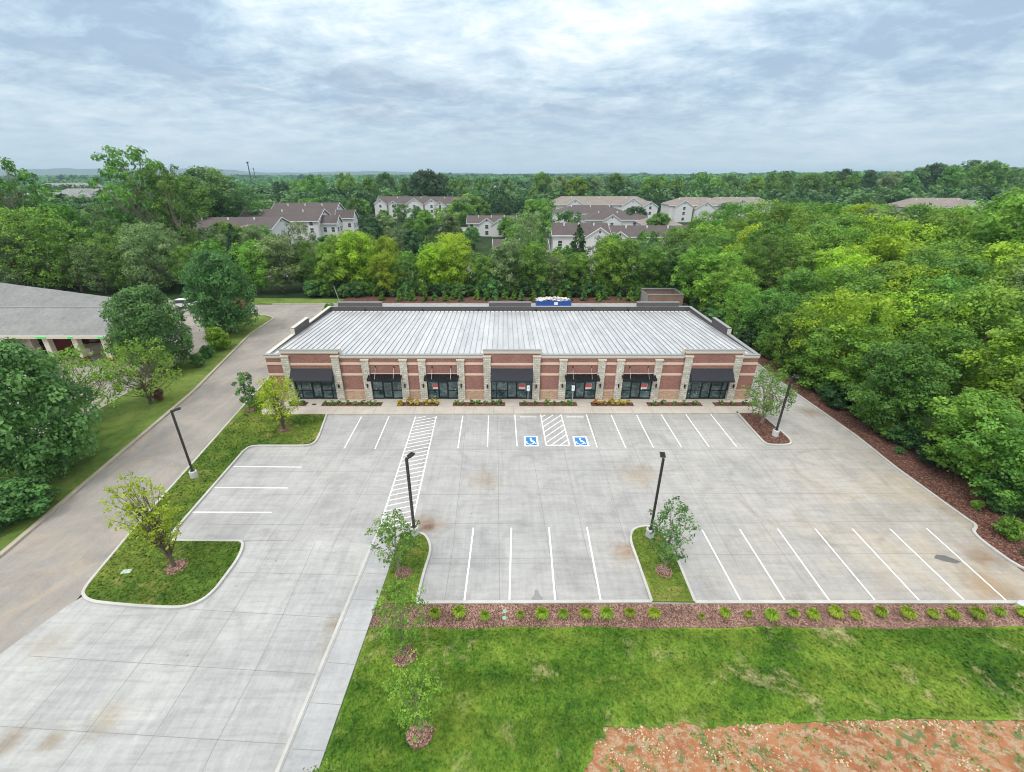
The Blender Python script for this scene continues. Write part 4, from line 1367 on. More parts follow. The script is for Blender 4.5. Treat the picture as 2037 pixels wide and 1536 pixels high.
PROTO = {}
def make_tree(key, H, Rr, base, ncl, nleaf, leaf, shape, leafm, seed, bark='bark', trunk=.22, limbs=14, stems=1, wood=.8, lean=(0, 0), name='leafy_tree', **kw):
    rng = np.random.default_rng(seed)
    C_, Nn, S_, T_, cc = crown_cloud(rng, H, Rr, base, ncl, nleaf, leaf, shape, lean=lean, **kw)
    me = leaf_mesh('crown', C_, Nn, S_, T_, 1.6, rng)
    me.materials.append(L[leafm])
    t_ = thing(name, 'tree', 'tree', (0, 0, 0))
    cr_ = bpy.data.objects.new('crown', me)
    COL.objects.link(cr_)
    cr_.parent = t_
    tb_ = MB()
    th = base + (H - base) * .45
    for s_ in range(stems):
        a = 2 * math.pi * s_ / stems + rng.random()
        sp = 0 if stems == 1 else Rr * .30
        pth = [(0 + (.06 * math.cos(a) if stems > 1 else 0), (.06 * math.sin(a) if stems > 1 else 0), -.1)]
        for q in (.18, .4, .7, 1.0):
            pth.append((sp * q * math.cos(a) + rng.normal() * trunk * .35 + lean[0] * q * .4, sp * q * math.sin(a) + rng.normal() * trunk * .35 + lean[1] * q * .4, th * q))
        tb_.tube(pth, [trunk * 1.25, trunk, trunk * .8, trunk * .6, trunk * .35], 7)
        for k in rng.permutation(len(cc))[:limbs]:
            c, rc = cc[k]
            h0 = min(th * .95, max(base * .55, c[2] * .55))
            f_ = h0 / th
            i0 = min(3, int(f_ * 4))
            pa = np.array(pth[min(4, max(1, round(f_ * 4)))])
            pm = (pa * .45 + c * .55) + np.array([0, 0, -.05 * Rr])
            tb_.tube([tuple(pa), tuple(pm), tuple(c + (c - pa) * .12 * wood)], [trunk * .42, trunk * .25, trunk * .07], 5)
    tr = obj('trunk', tb_, M[bark], t_)
    PROTO[key] = t_
    t_['used'] = 0
    return t_

def place(key, loc, rz=0.0, scale=1.0, label='tree', group=None, mat=None, name=None):
    p = PROTO[key]
    m = L[mat] if mat else None
    if not p['used']:
        p['used'] = 1
        # the first one placed is the model itself; copies are taken from it
        p.location, p.rotation_euler = loc, (0, 0, rz)
        p.scale = scale if hasattr(scale, '__len__') else (scale,) * 3
        p['label'] = label
        if group:
            p['group'] = group
        if m:
            for ch in p.children:
                if ch.name.startswith('crown'):
                    ch.material_slots[0].link = 'OBJECT'
                    ch.material_slots[0].material = m
        return p
    o = dup(p, loc, rz, scale, label, group, m)
    if not mat:
        for ch in o.children:
            if ch.name.startswith('crown'):
                ch.material_slots[0].link = 'DATA'
    if not group and 'group' in o:
        del o['group']
    return o

# unit-ish prototypes (height 10 m class), rescaled when placed
make_tree('bA', 10, 4.6, 1.2, 150, 215, .19, 'irr', 'mid', 1, cr=(.13, .27), fill=.2)
make_tree('bB', 10, 4.2, 1.4, 135, 220, .19, 'round', 'mid', 2, cr=(.14, .28), fill=.2)
make_tree('bC', 10, 5.0, 1.0, 175, 200, .19, 'irr', 'mid', 3, cr=(.11, .24), fill=.15)
make_tree('bD', 10, 4.0, 1.4, 120, 220, .20, 'irr', 'mid', 4, cr=(.15, .30), fill=.25)
make_tree('bE', 10, 4.4, 1.0, 190, 170, .16, 'irr', 'sage', 5, cr=(.10, .22), up=.3, fill=.1)
make_tree('con', 10, 2.6, .8, 110, 170, .20, 'cone', 'dark', 6, cr=(.20, .34), name='cedar_tree')
make_tree('tall', 18, 6.4, 3.5, 150, 230, .30, 'irr', 'mid', 7, 'barkl', .34, 40, cr=(.10, .21), fill=.25, name='sycamore_tree')
make_tree('mapA', 8, 4.7, .7, 270, 250, .18, 'round', 'deep', 8, cr=(.15, .24), fill=.5, name='maple_tree')
make_tree('mapB', 8, 4.6, .7, 270, 250, .18, 'round', 'deep', 9, cr=(.14, .23), fill=.5, name='maple_tree')
make_tree('dog', 6, 4.6, 1.6, 150, 150, .15, 'spread', 'bright', 10, 'bark', .10, 26, 3, cr=(.09, .17), fill=.3, name='dogwood_tree')
make_tree('far1', 10, 4.8, 1.0, 60, 110, .42, 'irr', 'mid', 21, limbs=3)
make_tree('far2', 10, 4.4, 1.0, 54, 110, .42, 'round', 'mid', 22, limbs=3)
make_tree('far3', 10, 5.2, 1.0, 66, 100, .40, 'irr', 'mid', 23, cr=(.16, .28), limbs=3)
for k_ in PROTO:
    PROTO[k_]['used'] = 0

WORDS = ['first', 'second', 'third', 'fourth', 'fifth', 'sixth', 'seventh', 'eighth', 'ninth', 'tenth', 'eleventh', 'twelfth', 'thirteenth', 'fourteenth', 'fifteenth', 'sixteenth', 'seventeenth', 'eighteenth', 'nineteenth', 'twentieth']
def ordw(i):
    if i < 20:
        return WORDS[i]
    t10 = {2: 'twenty', 3: 'thirty', 4: 'forty', 5: 'fifty', 6: 'sixty', 7: 'seventy', 8: 'eighty', 9: 'ninety'}
    tn = {2: 'twentieth', 3: 'thirtieth', 4: 'fortieth', 5: 'fiftieth', 6: 'sixtieth', 7: 'seventieth', 8: 'eightieth', 9: 'ninetieth'}
    n = i + 1
    return tn[n // 10] if n % 10 == 0 else t10[n // 10] + '-' + WORDS[n % 10 - 1]
CN = {'deep': 'deep green', 'mid': 'mid green', 'bright': 'bright green', 'lime': 'lime green', 'sage': 'grey green', 'dark': 'dark green', 'yellow': 'yellow green'}

def at_px(px, base_y, top_y=None):
    x, y = G(px, base_y)
    return x, y, (ZAT(top_y, y) if top_y is not None else None)

# named trees near the road on the left
x, y, h = at_px(95, 948, 690)
place('mapA', (x - .2, y, .1), .4, (1.12, 1.05, h / 8.0), 'largest round deep green maple, nearest on the grass strip at the left', 'round maples along the road')
x, y, h = at_px(312, 745, 578)
place('mapB', (x - .2, y + 1.2, .1), 1.9, (1.12, 1.0, h / 8), 'round deep green maple in front of the right end of the bank roof', 'round maples along the road')
x, y, h = at_px(452, 668, 503)
place('mapA', (x, y + 1.0, .1), 2.7, (1.1, 1.1, h / 8), 'round deep green maple with a brown dead spray, farthest of the roadside maples', 'round maples along the road')
x, y, h = at_px(300, 805, 682)
place('dog', (x, y, .1), .3, (.92, .92, h / 6 * .98), 'airy light green spreading tree with bare lower stems beside the road', 'airy spreading trees by the bank', 'bright')
x, y, h = at_px(190, 850, 700)
place('dog', (x - 1.0, y, .1), 2.2, (1.1, 1.1, h / 6 * .98), 'airy light green spreading tree between the two big maples at the left', 'airy spreading trees by the bank', 'bright')

make_tree('smallb', 3.0, 1.6, .4, 46, 90, .16, 'round', 'bright', 31, 'bark', .06, 8, 2, name='small_tree')
make_tree('vaseY', 7.4, 1.75, 2.0, 230, 42, .105, 'vase', 'yellow', 32, 'bark', .07, 26, 4, cr=(.12, .22), fill=.1, lean=(-.6, .3), name='young_tree')
make_tree('vaseY2', 5.6, 2.2, 1.6, 190, 60, .11, 'vase', 'yellow', 33, 'bark', .06, 14, 4, cr=(.14, .24), fill=.2, name='young_tree')
make_tree('young', 5.0, 1.5, 1.2, 130, 40, .105, 'irr', 'mid', 34, 'barkl', .055, 22, 1, cr=(.14, .26), fill=.1, name='young_tree')
make_tree('youngB', 5.4, 1.6, 1.0, 140, 34, .10, 'irr', 'bright', 35, 'barkl', .055, 24, 1, cr=(.14, .26), fill=.1, name='young_tree')
make_tree('slim', 4.5, 1.15, .9, 40, 60, .14, 'column', 'deep', 36, 'bark', .05, 12, 1, cr=(.22, .36), name='young_tree')
make_tree('gcrown', 6.0, 2.6, 1.4, 200, 62, .12, 'irr', 'bright', 37, 'barkl', .09, 26, 2, cr=(.12, .22), fill=.3, name='young_tree')
YG = 'young trees planted round the yard'
def ring(px, py, r, label):
    x, y = G(px, py)
    mb_ = MB()
    rr3 = random.Random(px)
    pts = [(r * rr3.uniform(.93, 1.06) * math.cos(a), r * rr3.uniform(.93, 1.06) * math.sin(a)) for a in np.linspace(0, 6.283, 23)[:-1]]
    o = struct('mulch_ring', MB().prism(pts, 0, .05).prism([(p[0] * .7, p[1] * .7) for p in pts], .05, .10), M['mulch'])
    o.location = (x, y, .09)
    return x, y
x, y = ring(566, 856, .68, '')
place('vaseY2', (x, y, .15), .3, (1, 1, 1), 'yellow green vase shaped young tree on the lawn corner before unit A', YG)
x, y = ring(352, 1130, .72, '')
place('vaseY', (x - .1, y, .15), 1.1, (1, 1, 1.0), 'largest yellow green young tree, many stemmed, on the wide grass verge', YG)
x, y = ring(498, 818, .62, '')
place('slim', (x, y, .15), 0, 1.0, 'slim dark green young tree on the verge beside the shop corner', YG)
x, y = ring(803, 1142, .55, '')
place('young', (x - .3, y, .15), 2.0, (1, 1, .95), 'thin young tree leaning over the hatched walkway on the narrow island', YG, 'mid')
x, y = ring(1320, 1139, .55, '')
place('young', (x, y, .15), 4.0, (.92, .92, 1.12), 'thin grey green young tree on the island between the front stall rows', YG, 'deep')
x, y = ring(806, 1308, .62, '')
place('youngB', (x, y, .15), .5, (.9, .9, 1.0), 'loose bright green young tree overlapping the left end of the mulch bed', YG)
x, y = ring(836, 1463, .62, '')
place('youngB', (x, y, .15), 2.6, (.78, .78, .88), 'loose bright green young tree nearest the bare soil on the lawn', YG)
place('youngB', (*G(668, 1660), .1), 4.4, (.7, .7, .78), 'top of a bright green tree cut by the bottom edge beside the walk', YG)
x, y = G(1514, 843)
place('gcrown', (x, y, .12), 1.0, (.98, .98, 1.02), 'bright green wide young tree on the mulch island by the shop right end', YG)
x, y = G(437, 697)
place('smallb', (x, y, .1), 0, 1.1, 'small bright lime tree on the roadside strip past the middle maple', 'small strip shrubs', 'lime')
x, y = G(397, 731)
place('smallb', (x, y, .1), 1, .6, 'low dark green bush on the strip, right below the middle maple', 'small strip shrubs', 'deep')
x, y = G(415, 713)
place('smallb', (x, y, .1), 2, .6, 'low dark bush on the strip between the lime tree and middle maple', 'small strip shrubs', 'deep')
for nx, (px, py, s_) in enumerate(((36, 1032, 1.2), (8, 1048, 1.1), (66, 1008, .95))):
    x, y = G(px, py)
    place('smallb', (x, y, .1), nx * 2, (s_ * 1.2, s_ * 1.2, s_ * .8), ['middle one of three spreading dark green bushes at the left edge under the big maple', 'leftmost of three spreading dark green bushes, cut by the left edge', 'rightmost of three spreading dark green bushes below the big maple'][nx], 'bushes at the left edge', 'deep')
x, y = G(310, 800)
place('smallb', (x + .2, y + .4, .1), 3, .42, 'small maroon bush at the foot of the airy roadside tree', 'small strip shrubs', 'russet')
for px, py, s_, mt, lb in ((630, 622, 1.1, 'bright', 'thin light green bush behind the left rear corner of the shop'), (600, 655, .75, 'deep', 'small green bush beside the left raised parapet'), (549, 690, .75, 'deep', 'small green bush showing past the left front roof corner')):
    x, y = G(px, py, 3.0)
    place('smallb', (-28.3 if px > 560 else -28.4, y, 0.05), px, (s_ * .8, s_ * .8, s_ * 1.3), lb, 'bushes along the left side of the shop', mt)
# a dead spray in the farthest maple
x, y, h = at_px(516, 660, 600)
rng = np.random.default_rng(3)
cen, nr_, sz_, ti_, _ = crown_cloud(rng, 1.6, .7, 0, 8, 60, .18, 'irr')
me = leaf_mesh('dead_spray', cen, nr_, sz_, ti_, 1.6, rng)
me.materials.append(L['russet'])
o = bpy.data.objects.new('dead_branch', me)
COL.objects.link(o)
mp = [q for q in bpy.data.objects if q.get('label', '').startswith('round deep green maple with a brown')][0]
o.parent = mp
o.location = (0, 0, 0)
bpy.context.view_layer.update()
o.matrix_world = __import__('mathutils').Matrix.Translation((mp.location.x + 4.3, mp.location.y - 2.6, 5.0))

# ------------------------------------------------------------ apartment houses and the bank
WCACHE = {}
def window(parent, x, y, z, w_=1.25, h_=1.6, face='S'):
    key = (w_, h_)
    if key not in WCACHE:
        fm = MB().box(-w_ / 2 - .1, w_ / 2 + .1, -.05, .05, -h_ / 2 - .1, -h_ / 2).box(-w_ / 2 - .1, w_ / 2 + .1, -.05, .05, h_ / 2, h_ / 2 + .12)
        fm.box(-w_ / 2 - .1, -w_ / 2, -.049, .049, -h_ / 2, h_ / 2).box(w_ / 2, w_ / 2 + .1, -.049, .049, -h_ / 2, h_ / 2).box(-w_ / 2, w_ / 2, -.04, .04, -.03, .03)
        a = obj('window', fm, M['trim'])
        b_ = obj('pane', MB().box(-w_ / 2, w_ / 2, -.02, .03, -h_ / 2, h_ / 2), M['winglass'])
        WCACHE[key] = (a.data, b_.data)
        bpy.data.objects.remove(a)
        bpy.data.objects.remove(b_)
    fd, pd = WCACHE[key]
    a = bpy.data.objects.new('window', fd)
    b_ = bpy.data.objects.new('pane', pd)
    for o in (a, b_):
        COL.objects.link(o)
    a.parent = parent
    b_.parent = a
    a.location = (x, y, z)
    a.rotation_euler = (0, 0, {'S': 0, 'E': math.pi / 2, 'W': -math.pi / 2, 'N': math.pi}[face])

def slab(mb, p, q, r_, s_, th=.22):
    """roof plane p-q (eave) r-s (ridge), given thickness"""
    P_ = [Vector(v_) for v_ in (p, q, r_, s_)]
    dn = Vector((0, 0, -th))
    mb.add([*P_, *[v_ + dn for v_ in P_]], [(0, 1, 2, 3), (7, 6, 5, 4), (0, 4, 5, 1), (1, 5, 6, 2), (2, 6, 7, 3), (3, 7, 4, 0)])

def house(label, cx, cy, Lx, W, eave, ridge, rz=0.0, roofm='shbrown', wallm='siding', gables=(), hip=0.0, wz=(1.6, 4.4, 7.0), ncols=6, group='white flats behind the trees', endwin=True):
    t_ = thing('apartment_house', label, 'apartment house', (cx, cy, 0), rz, group)
    x0, x1, y0, y1 = -Lx / 2, Lx / 2, -W / 2, W / 2
    wm = MB()
    wm.box(x0, x1, y0, y1, 0, eave)
    if hip <= 0:
        for xx, s_ in ((x0, 1), (x1, -1)):
            wm.add([(xx, y0, eave), (xx, y1, eave), (xx, 0, ridge - .25), (xx + s_ * .3, y0, eave), (xx + s_ * .3, y1, eave), (xx + s_ * .3, 0, ridge - .25)],
                   [(0, 1, 2), (5, 4, 3), (0, 2, 5, 3), (1, 4, 5, 2)])
    obj('wall', wm, M[wallm], t_)
    rm = MB()
    o_ = .5
    dz = (ridge - eave) / (W / 2) * o_
    if hip > 0:
        slab(rm, (x0 - o_, y0 - o_, eave - dz), (x1 + o_, y0 - o_, eave - dz), (x1 - hip, 0, ridge), (x0 + hip, 0, ridge))
        slab(rm, (x1 + o_, y1 + o_, eave - dz), (x0 - o_, y1 + o_, eave - dz), (x0 + hip, 0, ridge), (x1 - hip, 0, ridge))
        slab(rm, (x1 + o_, y0 - o_, eave - dz), (x1 + o_, y1 + o_, eave - dz), (x1 - hip, 0, ridge), (x1 - hip, 0, ridge - .001))
        slab(rm, (x0 - o_, y1 + o_, eave - dz), (x0 - o_, y0 - o_, eave - dz), (x0 + hip, 0, ridge), (x0 + hip, 0, ridge - .001))
    else:
        slab(rm, (x0 - o_, y0 - o_, eave - dz), (x1 + o_, y0 - o_, eave - dz), (x1 + o_, 0, ridge), (x0 - o_, 0, ridge))
        slab(rm, (x1 + o_, y1 + o_, eave - dz), (x0 - o_, y1 + o_, eave - dz), (x0 - o_, 0, ridge), (x1 + o_, 0, ridge))
    rf_ = obj('roof', rm, M[roofm], t_)
    fb = MB()
    fb.box(x0 - o_ - .05, x1 + o_ + .05, y0 - o_ - .12, y0 - o_ - .002, eave - dz - .32, eave - dz - .02)
    obj('fascia', fb, M['trim'], rf_)
    if hip <= 0:
        for xx in (x0 - o_ - .06, x1 + o_ + .002):
            bb = MB()
            for s_ in (-1, 1):
                bb.add([(xx, s_ * (W / 2 + o_), eave - dz - .32), (xx + .06, s_ * (W / 2 + o_), eave - dz - .32), (xx + .06, 0, ridge - .30), (xx, 0, ridge - .30),
                        (xx, s_ * (W / 2 + o_), eave - dz + .03), (xx + .06, s_ * (W / 2 + o_), eave - dz + .03), (xx + .06, 0, ridge + .04), (xx, 0, ridge + .04)],
                       [(0, 1, 2, 3), (4, 5, 6, 7), (0, 4, 7, 3), (1, 2, 6, 5), (0, 1, 5, 4)])
            obj('bargeboard', bb, M['trim'], rf_)
        obj('gable_vent', MB().box(x1 + .001, x1 + .06, -.35, .35, eave + (ridge - eave) * .45, eave + (ridge - eave) * .45 + .9), M['winglass'], t_)
    for k in range(3 if Lx > 8 else 0):
        vx = x0 + Lx * (.22 + .27 * k)
        vz = eave + (ridge - eave) * .75
        obj('roof_vent', MB().box(vx - .18, vx + .18, -W * .125 - .18, -W * .125 + .18, vz - .1, vz + .75), M['trim'], rf_)
    for c in range(ncols):
        xx = x0 + (c + .5) * Lx / ncols
        if any(abs(xx - g_[0]) < g_[1] / 2 + .9 for g_ in gables):
            continue
        for z in wz:
            if z < eave - .7:
                window(t_, xx, y0 - .02, z)
    if endwin:
        for yy in (-W * .25, W * .25):
            for z in wz:
                if z < eave - .7:
                    window(t_, x1 + .02, yy, z, 1.25, 1.6, 'E')
    for (gx, gw, gp, gh) in gables:
        g_ = MB()
        ya, yb = y0 - gp, y0 + .4
        ge = min(eave, gh - gw * .32)
        g_.box(gx - gw / 2, gx + gw / 2, ya, y0 - .001, 0, ge)
        g_.add([(gx - gw / 2, ya, ge), (gx + gw / 2, ya, ge), (gx, ya, gh - .12), (gx - gw / 2, y0, ge), (gx + gw / 2, y0, ge), (gx, y0, gh - .12)], [(0, 1, 2), (0, 2, 5, 3), (1, 4, 5, 2)])
        gq = obj('gable', g_, M[wallm], t_)
        r2 = MB()
        back = y0 + (gh - eave) / max(.1, (ridge - eave)) * W / 2 if gh > eave else y0 + .2
        sl2 = (gh - ge) / (gw / 2)
        for s_ in (-1, 1):
            slab(r2, (gx + s_ * (gw / 2 + .3), ya - .35, ge - sl2 * .3), (gx + s_ * (gw / 2 + .3), y0 + .1, ge - sl2 * .3), (gx, back, gh), (gx, ya - .35, gh), .15)
        obj('gable_roof', r2, M[roofm], gq)
        bb = MB()
        for s_ in (-1, 1):
            bb.add([(gx + s_ * (gw / 2 + .32), ya - .42, ge - sl2 * .3 - .28), (gx, ya - .42, gh - .28), (gx, ya - .42, gh + .03), (gx + s_ * (gw / 2 + .32), ya - .42, ge - sl2 * .3 + .03),
                    (gx + s_ * (gw / 2 + .32), ya - .36, ge - sl2 * .3 - .28), (gx, ya - .36, gh - .28), (gx, ya - .36, gh + .03), (gx + s_ * (gw / 2 + .32), ya - .36, ge - sl2 * .3 + .03)],
                   [(0, 1, 2, 3), (3, 2, 6, 7), (4, 5, 1, 0)])
        obj('gable_trim', bb, M['trim'], gq)
        for z in wz:
            if z < ge - .6:
                window(t_, gx, ya - .02, z, 1.3, 1.5)
        obj('gable_vent', MB().box(gx - .25, gx + .25, ya - .05, ya - .002, ge + (gh - ge) * .35, ge + (gh - ge) * .35 + .6), M['winglass'], gq)
    return t_

# left group with its east ends towards the middle
house('nearest long grey roofed white house at the left, with a tan porch roof', -92, 163, 32, 17, 7.6, 10.3, R(2), 'shbrown', 'siding', [], 0, ncols=7)
house('middle white house of the left group, roof stepping up behind the nearest', -84, 186, 29, 17, 8.0, 11.4, R(2), 'shbrown', 'siding', [], 0, ncols=6)
house('rearmost white house of the left group with twin end gables', -83, 206, 26, 18, 8.4, 12.6, R(2), 'shbrown', 'siding', [], 0, ncols=6)
for (cx_, cy_, s_) in ((-74.3, 160, 0), (-68.6, 183, 0), (-68.2, 203, 0)):
    pass
house('small white gabled stair block at the end of the left group, the nearer', -66.3, 184, 6, 6, 7.0, 9.3, 0, 'shbrown', 'siding', [], 0, ncols=2)
house('small white gabled stair block at the end of the left group, the farther', -65.3, 200, 7, 6, 7.6, 10.2, 0, 'shbrown', 'siding', [], 0, ncols=2)
# tan porch roof of the nearest house
house('low tan roofed wing before the nearest left house', -84, 152.5, 8, 9.5, 6.6, 8.4, R(92), 'shtan', 'siding', [], 0, ncols=2)
# middle row with front gables
house('long white terrace with a row of steep front gables behind the centre trees', -48, 290, 52, 16, 8.2, 11.6, R(-3), 'shbrown', 'siding', [(-22.5, 7, 3, 10.6), (-15.5, 6, 1.5, 9.6), (-2.5, 10, 4, 11.2), (7.5, 8, 4.5, 10.9), (12.5, 6, 5.5, 9.6)], 0, (1.5, 4.2, 6.8), 14)
house('low dark roofed white house with small gables right of the terrace', -5, 205, 20, 12, 5.2, 7.6, 0, 'shbrown', 'siding', [(-2, 6, 2, 7.2), (3.5, 7, 3, 7.0)], 0, (1.4, 3.8), 6)
house('white wing with a small grey roof standing behind the lone tan tree', 4.5, 128, 14, 9, 5.4, 7.6, R(3), 'shbrown', 'siding', [], 0, (1.4, 3.9), 4)
# right of centre: big gabled house with low hipped wings in front
house('large tall white house with gables at both ends of a long hipped roof', 53, 272, 56, 17, 8.8, 12.4, R(1), 'shtan', 'siding', [(-15, 9, 2.5, 11.7), (16, 11, 3, 12.0), (25, 8, 5, 10.4)], 7, (1.6, 4.5, 7.2), 11)
house('broad brown hipped roof in front of the tall gabled house', 42, 236, 34, 20, 6.9, 10.0, 0, 'shbrown', 'siding', [(-13, 5, 1, 8.5)], 9, (1.5, 4.4), 6)
house('tan and brown hipped roof stepping lower in front of the broad brown roof', 50, 214, 30, 18, 6.0, 8.8, 0, 'shbrown', 'siding', [(-4, 8, 1.5, 8.2)], 8, (1.5, 4.0), 5)
house('near brown roofed wing with white gable ends above the rear trees', 23.5, 150, 17, 14, 7.0, 9.7, 0, 'shbrown', 'siding', [(5, 8, 2.5, 9.3)], 0, (1.5, 4.4), 4)
house('near plain brown roofed wing right beside the gabled near wing', 44.5, 149, 24, 13, 6.6, 9.0, 0, 'shbrown', 'siding', [(-10, 7, 2, 8.2)], 0, (1.5, 4.4), 5)
house('white house with hipped tan roof and two dark front gables at the right of centre', 105, 270, 30, 17, 8.6, 12.0, R(-3), 'shtan', 'siding', [(-8, 9, 3, 10.9), (3, 11, 4, 10.4)], 8, (1.6, 4.5, 7.0), 7)
house('small tan hipped roof low before the right of centre house', 63, 196, 15, 12, 5.6, 8.2, R(-4), 'shtan', 'siding', [], 6, (1.5,), 4)
house('far white house with tan roof half hidden by the right wood', 134, 282, 34, 15, 8.8, 11.6, R(-4), 'shtan', 'siding', [(0, 8, 2, 11.0)], 5, (1.5, 4.4, 7.0), 8)
house('cream roofed white house standing alone beyond the right wood', 240, 272, 40, 18, 7.4, 11.6, R(-6), 'shtan', 'siding', [(11, 9, 3, 11.0)], 8, (1.5, 4.4, 6.4), 9)
house('white house corner at the right edge beyond the tall bright tree', 268, 238, 16, 14, 8.4, 11.6, R(-8), 'shtan', 'siding', [], 4, (1.5, 4.4), 4)
# far left roofs
house('pale roofed houses at the far left, the nearest block', -330, 358, 44, 22, 7.6, 11.5, R(14), 'shgrey', 'siding', [(-6, 12, 3, 11)], 9, (1.5, 4.4), 8)
house('pale roofed house at the far left behind the nearest block', -372, 440, 46, 20, 8, 12, R(10), 'shgrey', 'siding', [(4, 10, 3, 11.4)], 8, (1.5, 4.4), 8)
house('small distant grey roofed house between the left woods', -236, 420, 24, 14, 8.6, 12.4, R(6), 'shgrey', 'siding', [], 5, (1.5, 4.4), 5)
house('distant long low grey roof at the far left', -560, 640, 70, 20, 9, 13.5, R(8), 'shgrey', 'siding', [], 8, (1.5, 4.4), 8)
house('distant small white house above the centre trees', -2, 470, 24, 14, 9, 13.5, 0, 'shgrey', 'siding', [(4, 8, 2, 12.5)], 5, (1.5, 4.4), 4)
house('distant brown roof low beyond the right wood', 196, 330, 24, 12, 6, 9.0, 0, 'shbrown', 'siding', [], 5, (1.5,), 4)

# car park of the flats
struct('flats_car_park', MB().sheet([(-60, 114), (44, 114), (44, 140), (-60, 140)], -.02), M['asphalt'])
struct('flats_street', MB().sheet([(-34, 216), (30, 214), (30, 232), (-34, 236)], -.02), M['asphalt'])

# the bank with its drive-through
bank = thing('bank_building', 'red brick bank with grey shingle roof and drive through canopy at the left', 'bank building', (-70, 66, 0))
ox, oy = -70, 66
def bobj(name, mb, m, parent=bank):
    mb.v = [(x - ox, y - oy, z) for x, y, z in mb.v]
    return obj(name, mb, m, parent)
e0, e1 = G(-260, 668, 4.0), G(232, 668, 4.0)
r0z = 6.05
rm = MB()
slab(rm, (-110, 57.2, 4.0), (-52.4, 57.2, 4.0), (-54.6, 64, r0z), (-110, 64, r0z), .25)
slab(rm, (-53.2, 71.0, 4.0), (-110, 71.0, 4.0), (-110, 64, r0z), (-54.6, 64, r0z), .25)
slab(rm, (-52.4, 57.2, 4.0), (-53.2, 71.0, 4.0), (-54.6, 64, r0z), (-54.6, 64, r0z - .001), .25)
rfb = bobj('roof', rm, M['shgrey'])
rm = MB()
slab(rm, (-112, 66.4, 4.4), (-61.0, 66.4, 4.4), (-80, 72, 7.85), (-112, 72, 7.85), .25)
slab(rm, (-61.0, 66.4, 4.4), (-60.6, 75, 4.05), (-80, 72, 7.85), (-80, 72, 7.849), .25)
slab(rm, (-60.6, 75, 4.05), (-112, 80, 4.05), (-112, 72, 7.85), (-80, 72, 7.85), .25)
bobj('main_roof', rm, M['shgrey'])
fb = MB().box(-110, -52.4, 57.02, 57.19, 3.62, 4.02)
bobj('fascia', fb, M['cream'], rfb)
bobj('ridge_contrast_strip', MB().box(-110, -54.5, 63.85, 64.15, r0z - .08, r0z + .05), M['cap'], rfb)  # strip added for contrast along the ridge, in place of shading
bobj('canopy_ceiling', MB().box(-110, -53.0, 57.25, 70.9, 3.60, 3.70), M['cream'])
bobj('rear_wall', MB().box(-64.9, -61.9, 61.2, 61.6, 0, 3.59).box(-110, -56.4, 63.6, 64.0, 0, 3.6).box(-110, -61.4, 67, 74.6, 0, 4.3), M['bankbrick'])
bobj('front_wall', MB().box(-110, -66.0, 59.4, 63.59, 0, 3.59), M['bankbrick'])
wl = bobj('quoins', MB().box(-66.1, -65.0, 58.9, 59.9, .0, .55).box(-66.1, -65.0, 58.9, 59.9, .7, 1.2).box(-66.1, -65.0, 58.9, 59.9, 1.35, 1.85).box(-66.1, -65.0, 58.9, 59.9, 2.0, 2.5).box(-66.1, -65.0, 58.9, 59.9, 2.65, 3.15).box(-66.05, -65.05, 58.95, 59.85, 0, 3.59), M['cream'])
for xx in (-61.4, -57.5, -53.6):
    c_ = bobj('column', MB().box(xx - .35, xx + .35, 57.4, 58.1, 0, 3.59), M['cream'])
    bobj('column_base', MB().box(xx - .45, xx + .45, 57.3, 58.2, 0, .8), M['bankbrick'], bank)
em, t, b, pos = newmat('green_lane_light')
b.inputs['Base Color'].default_value = (.02, .5, .1, 1)
b.inputs['Emission Color'].default_value = (.0, .75, .10, 1)
b.inputs['Emission Strength'].default_value = .45
for px in (80, 91, 143, 203):
    xx = G(px, 669.5, 3.85)[0]
    bobj('lane_light', MB().box(xx - .3, xx + .3, 56.95, 57.015, 3.72, 3.92), em)
bobj('teller_island', MB().box(-60.4, -58.6, 60.2, 62.4, 0, 1.1), M['cream'])
bobj('yellow_bollard', MB().tube([(-58.9, 58.9, 0), (-58.9, 58.9, 2.1)], .09, 8), plain('yellow_paint', (.7, .42, .03)))
bobj('night_safe', MB().box(-61.2, -60.2, 63.3, 63.59, 1.0, 2.3), M['cap'])
# low porch roof cut by the left edge
rm = MB()
slab(rm, (-72, 54.6, 3.0), (-65.6, 54.6, 3.0), (-66.8, 58.8, 4.1), (-72, 58.8, 4.1), .3)
bobj('porch_roof', rm, M['shgrey'])
bobj('porch_trim', MB().box(-72, -65.4, 54.4, 54.59, 2.5, 3.05).box(-65.59, -65.4, 54.595, 58.7, 2.5, 3.05), M['cream'])
house('small low grey hipped shelter roof behind the bank', *G(93, 586, 2.9), 4.6, 4.2, 3.0, 4.1, 0, 'shgrey', 'siding2', [], 2.4, (), 0, 'sheds', False)

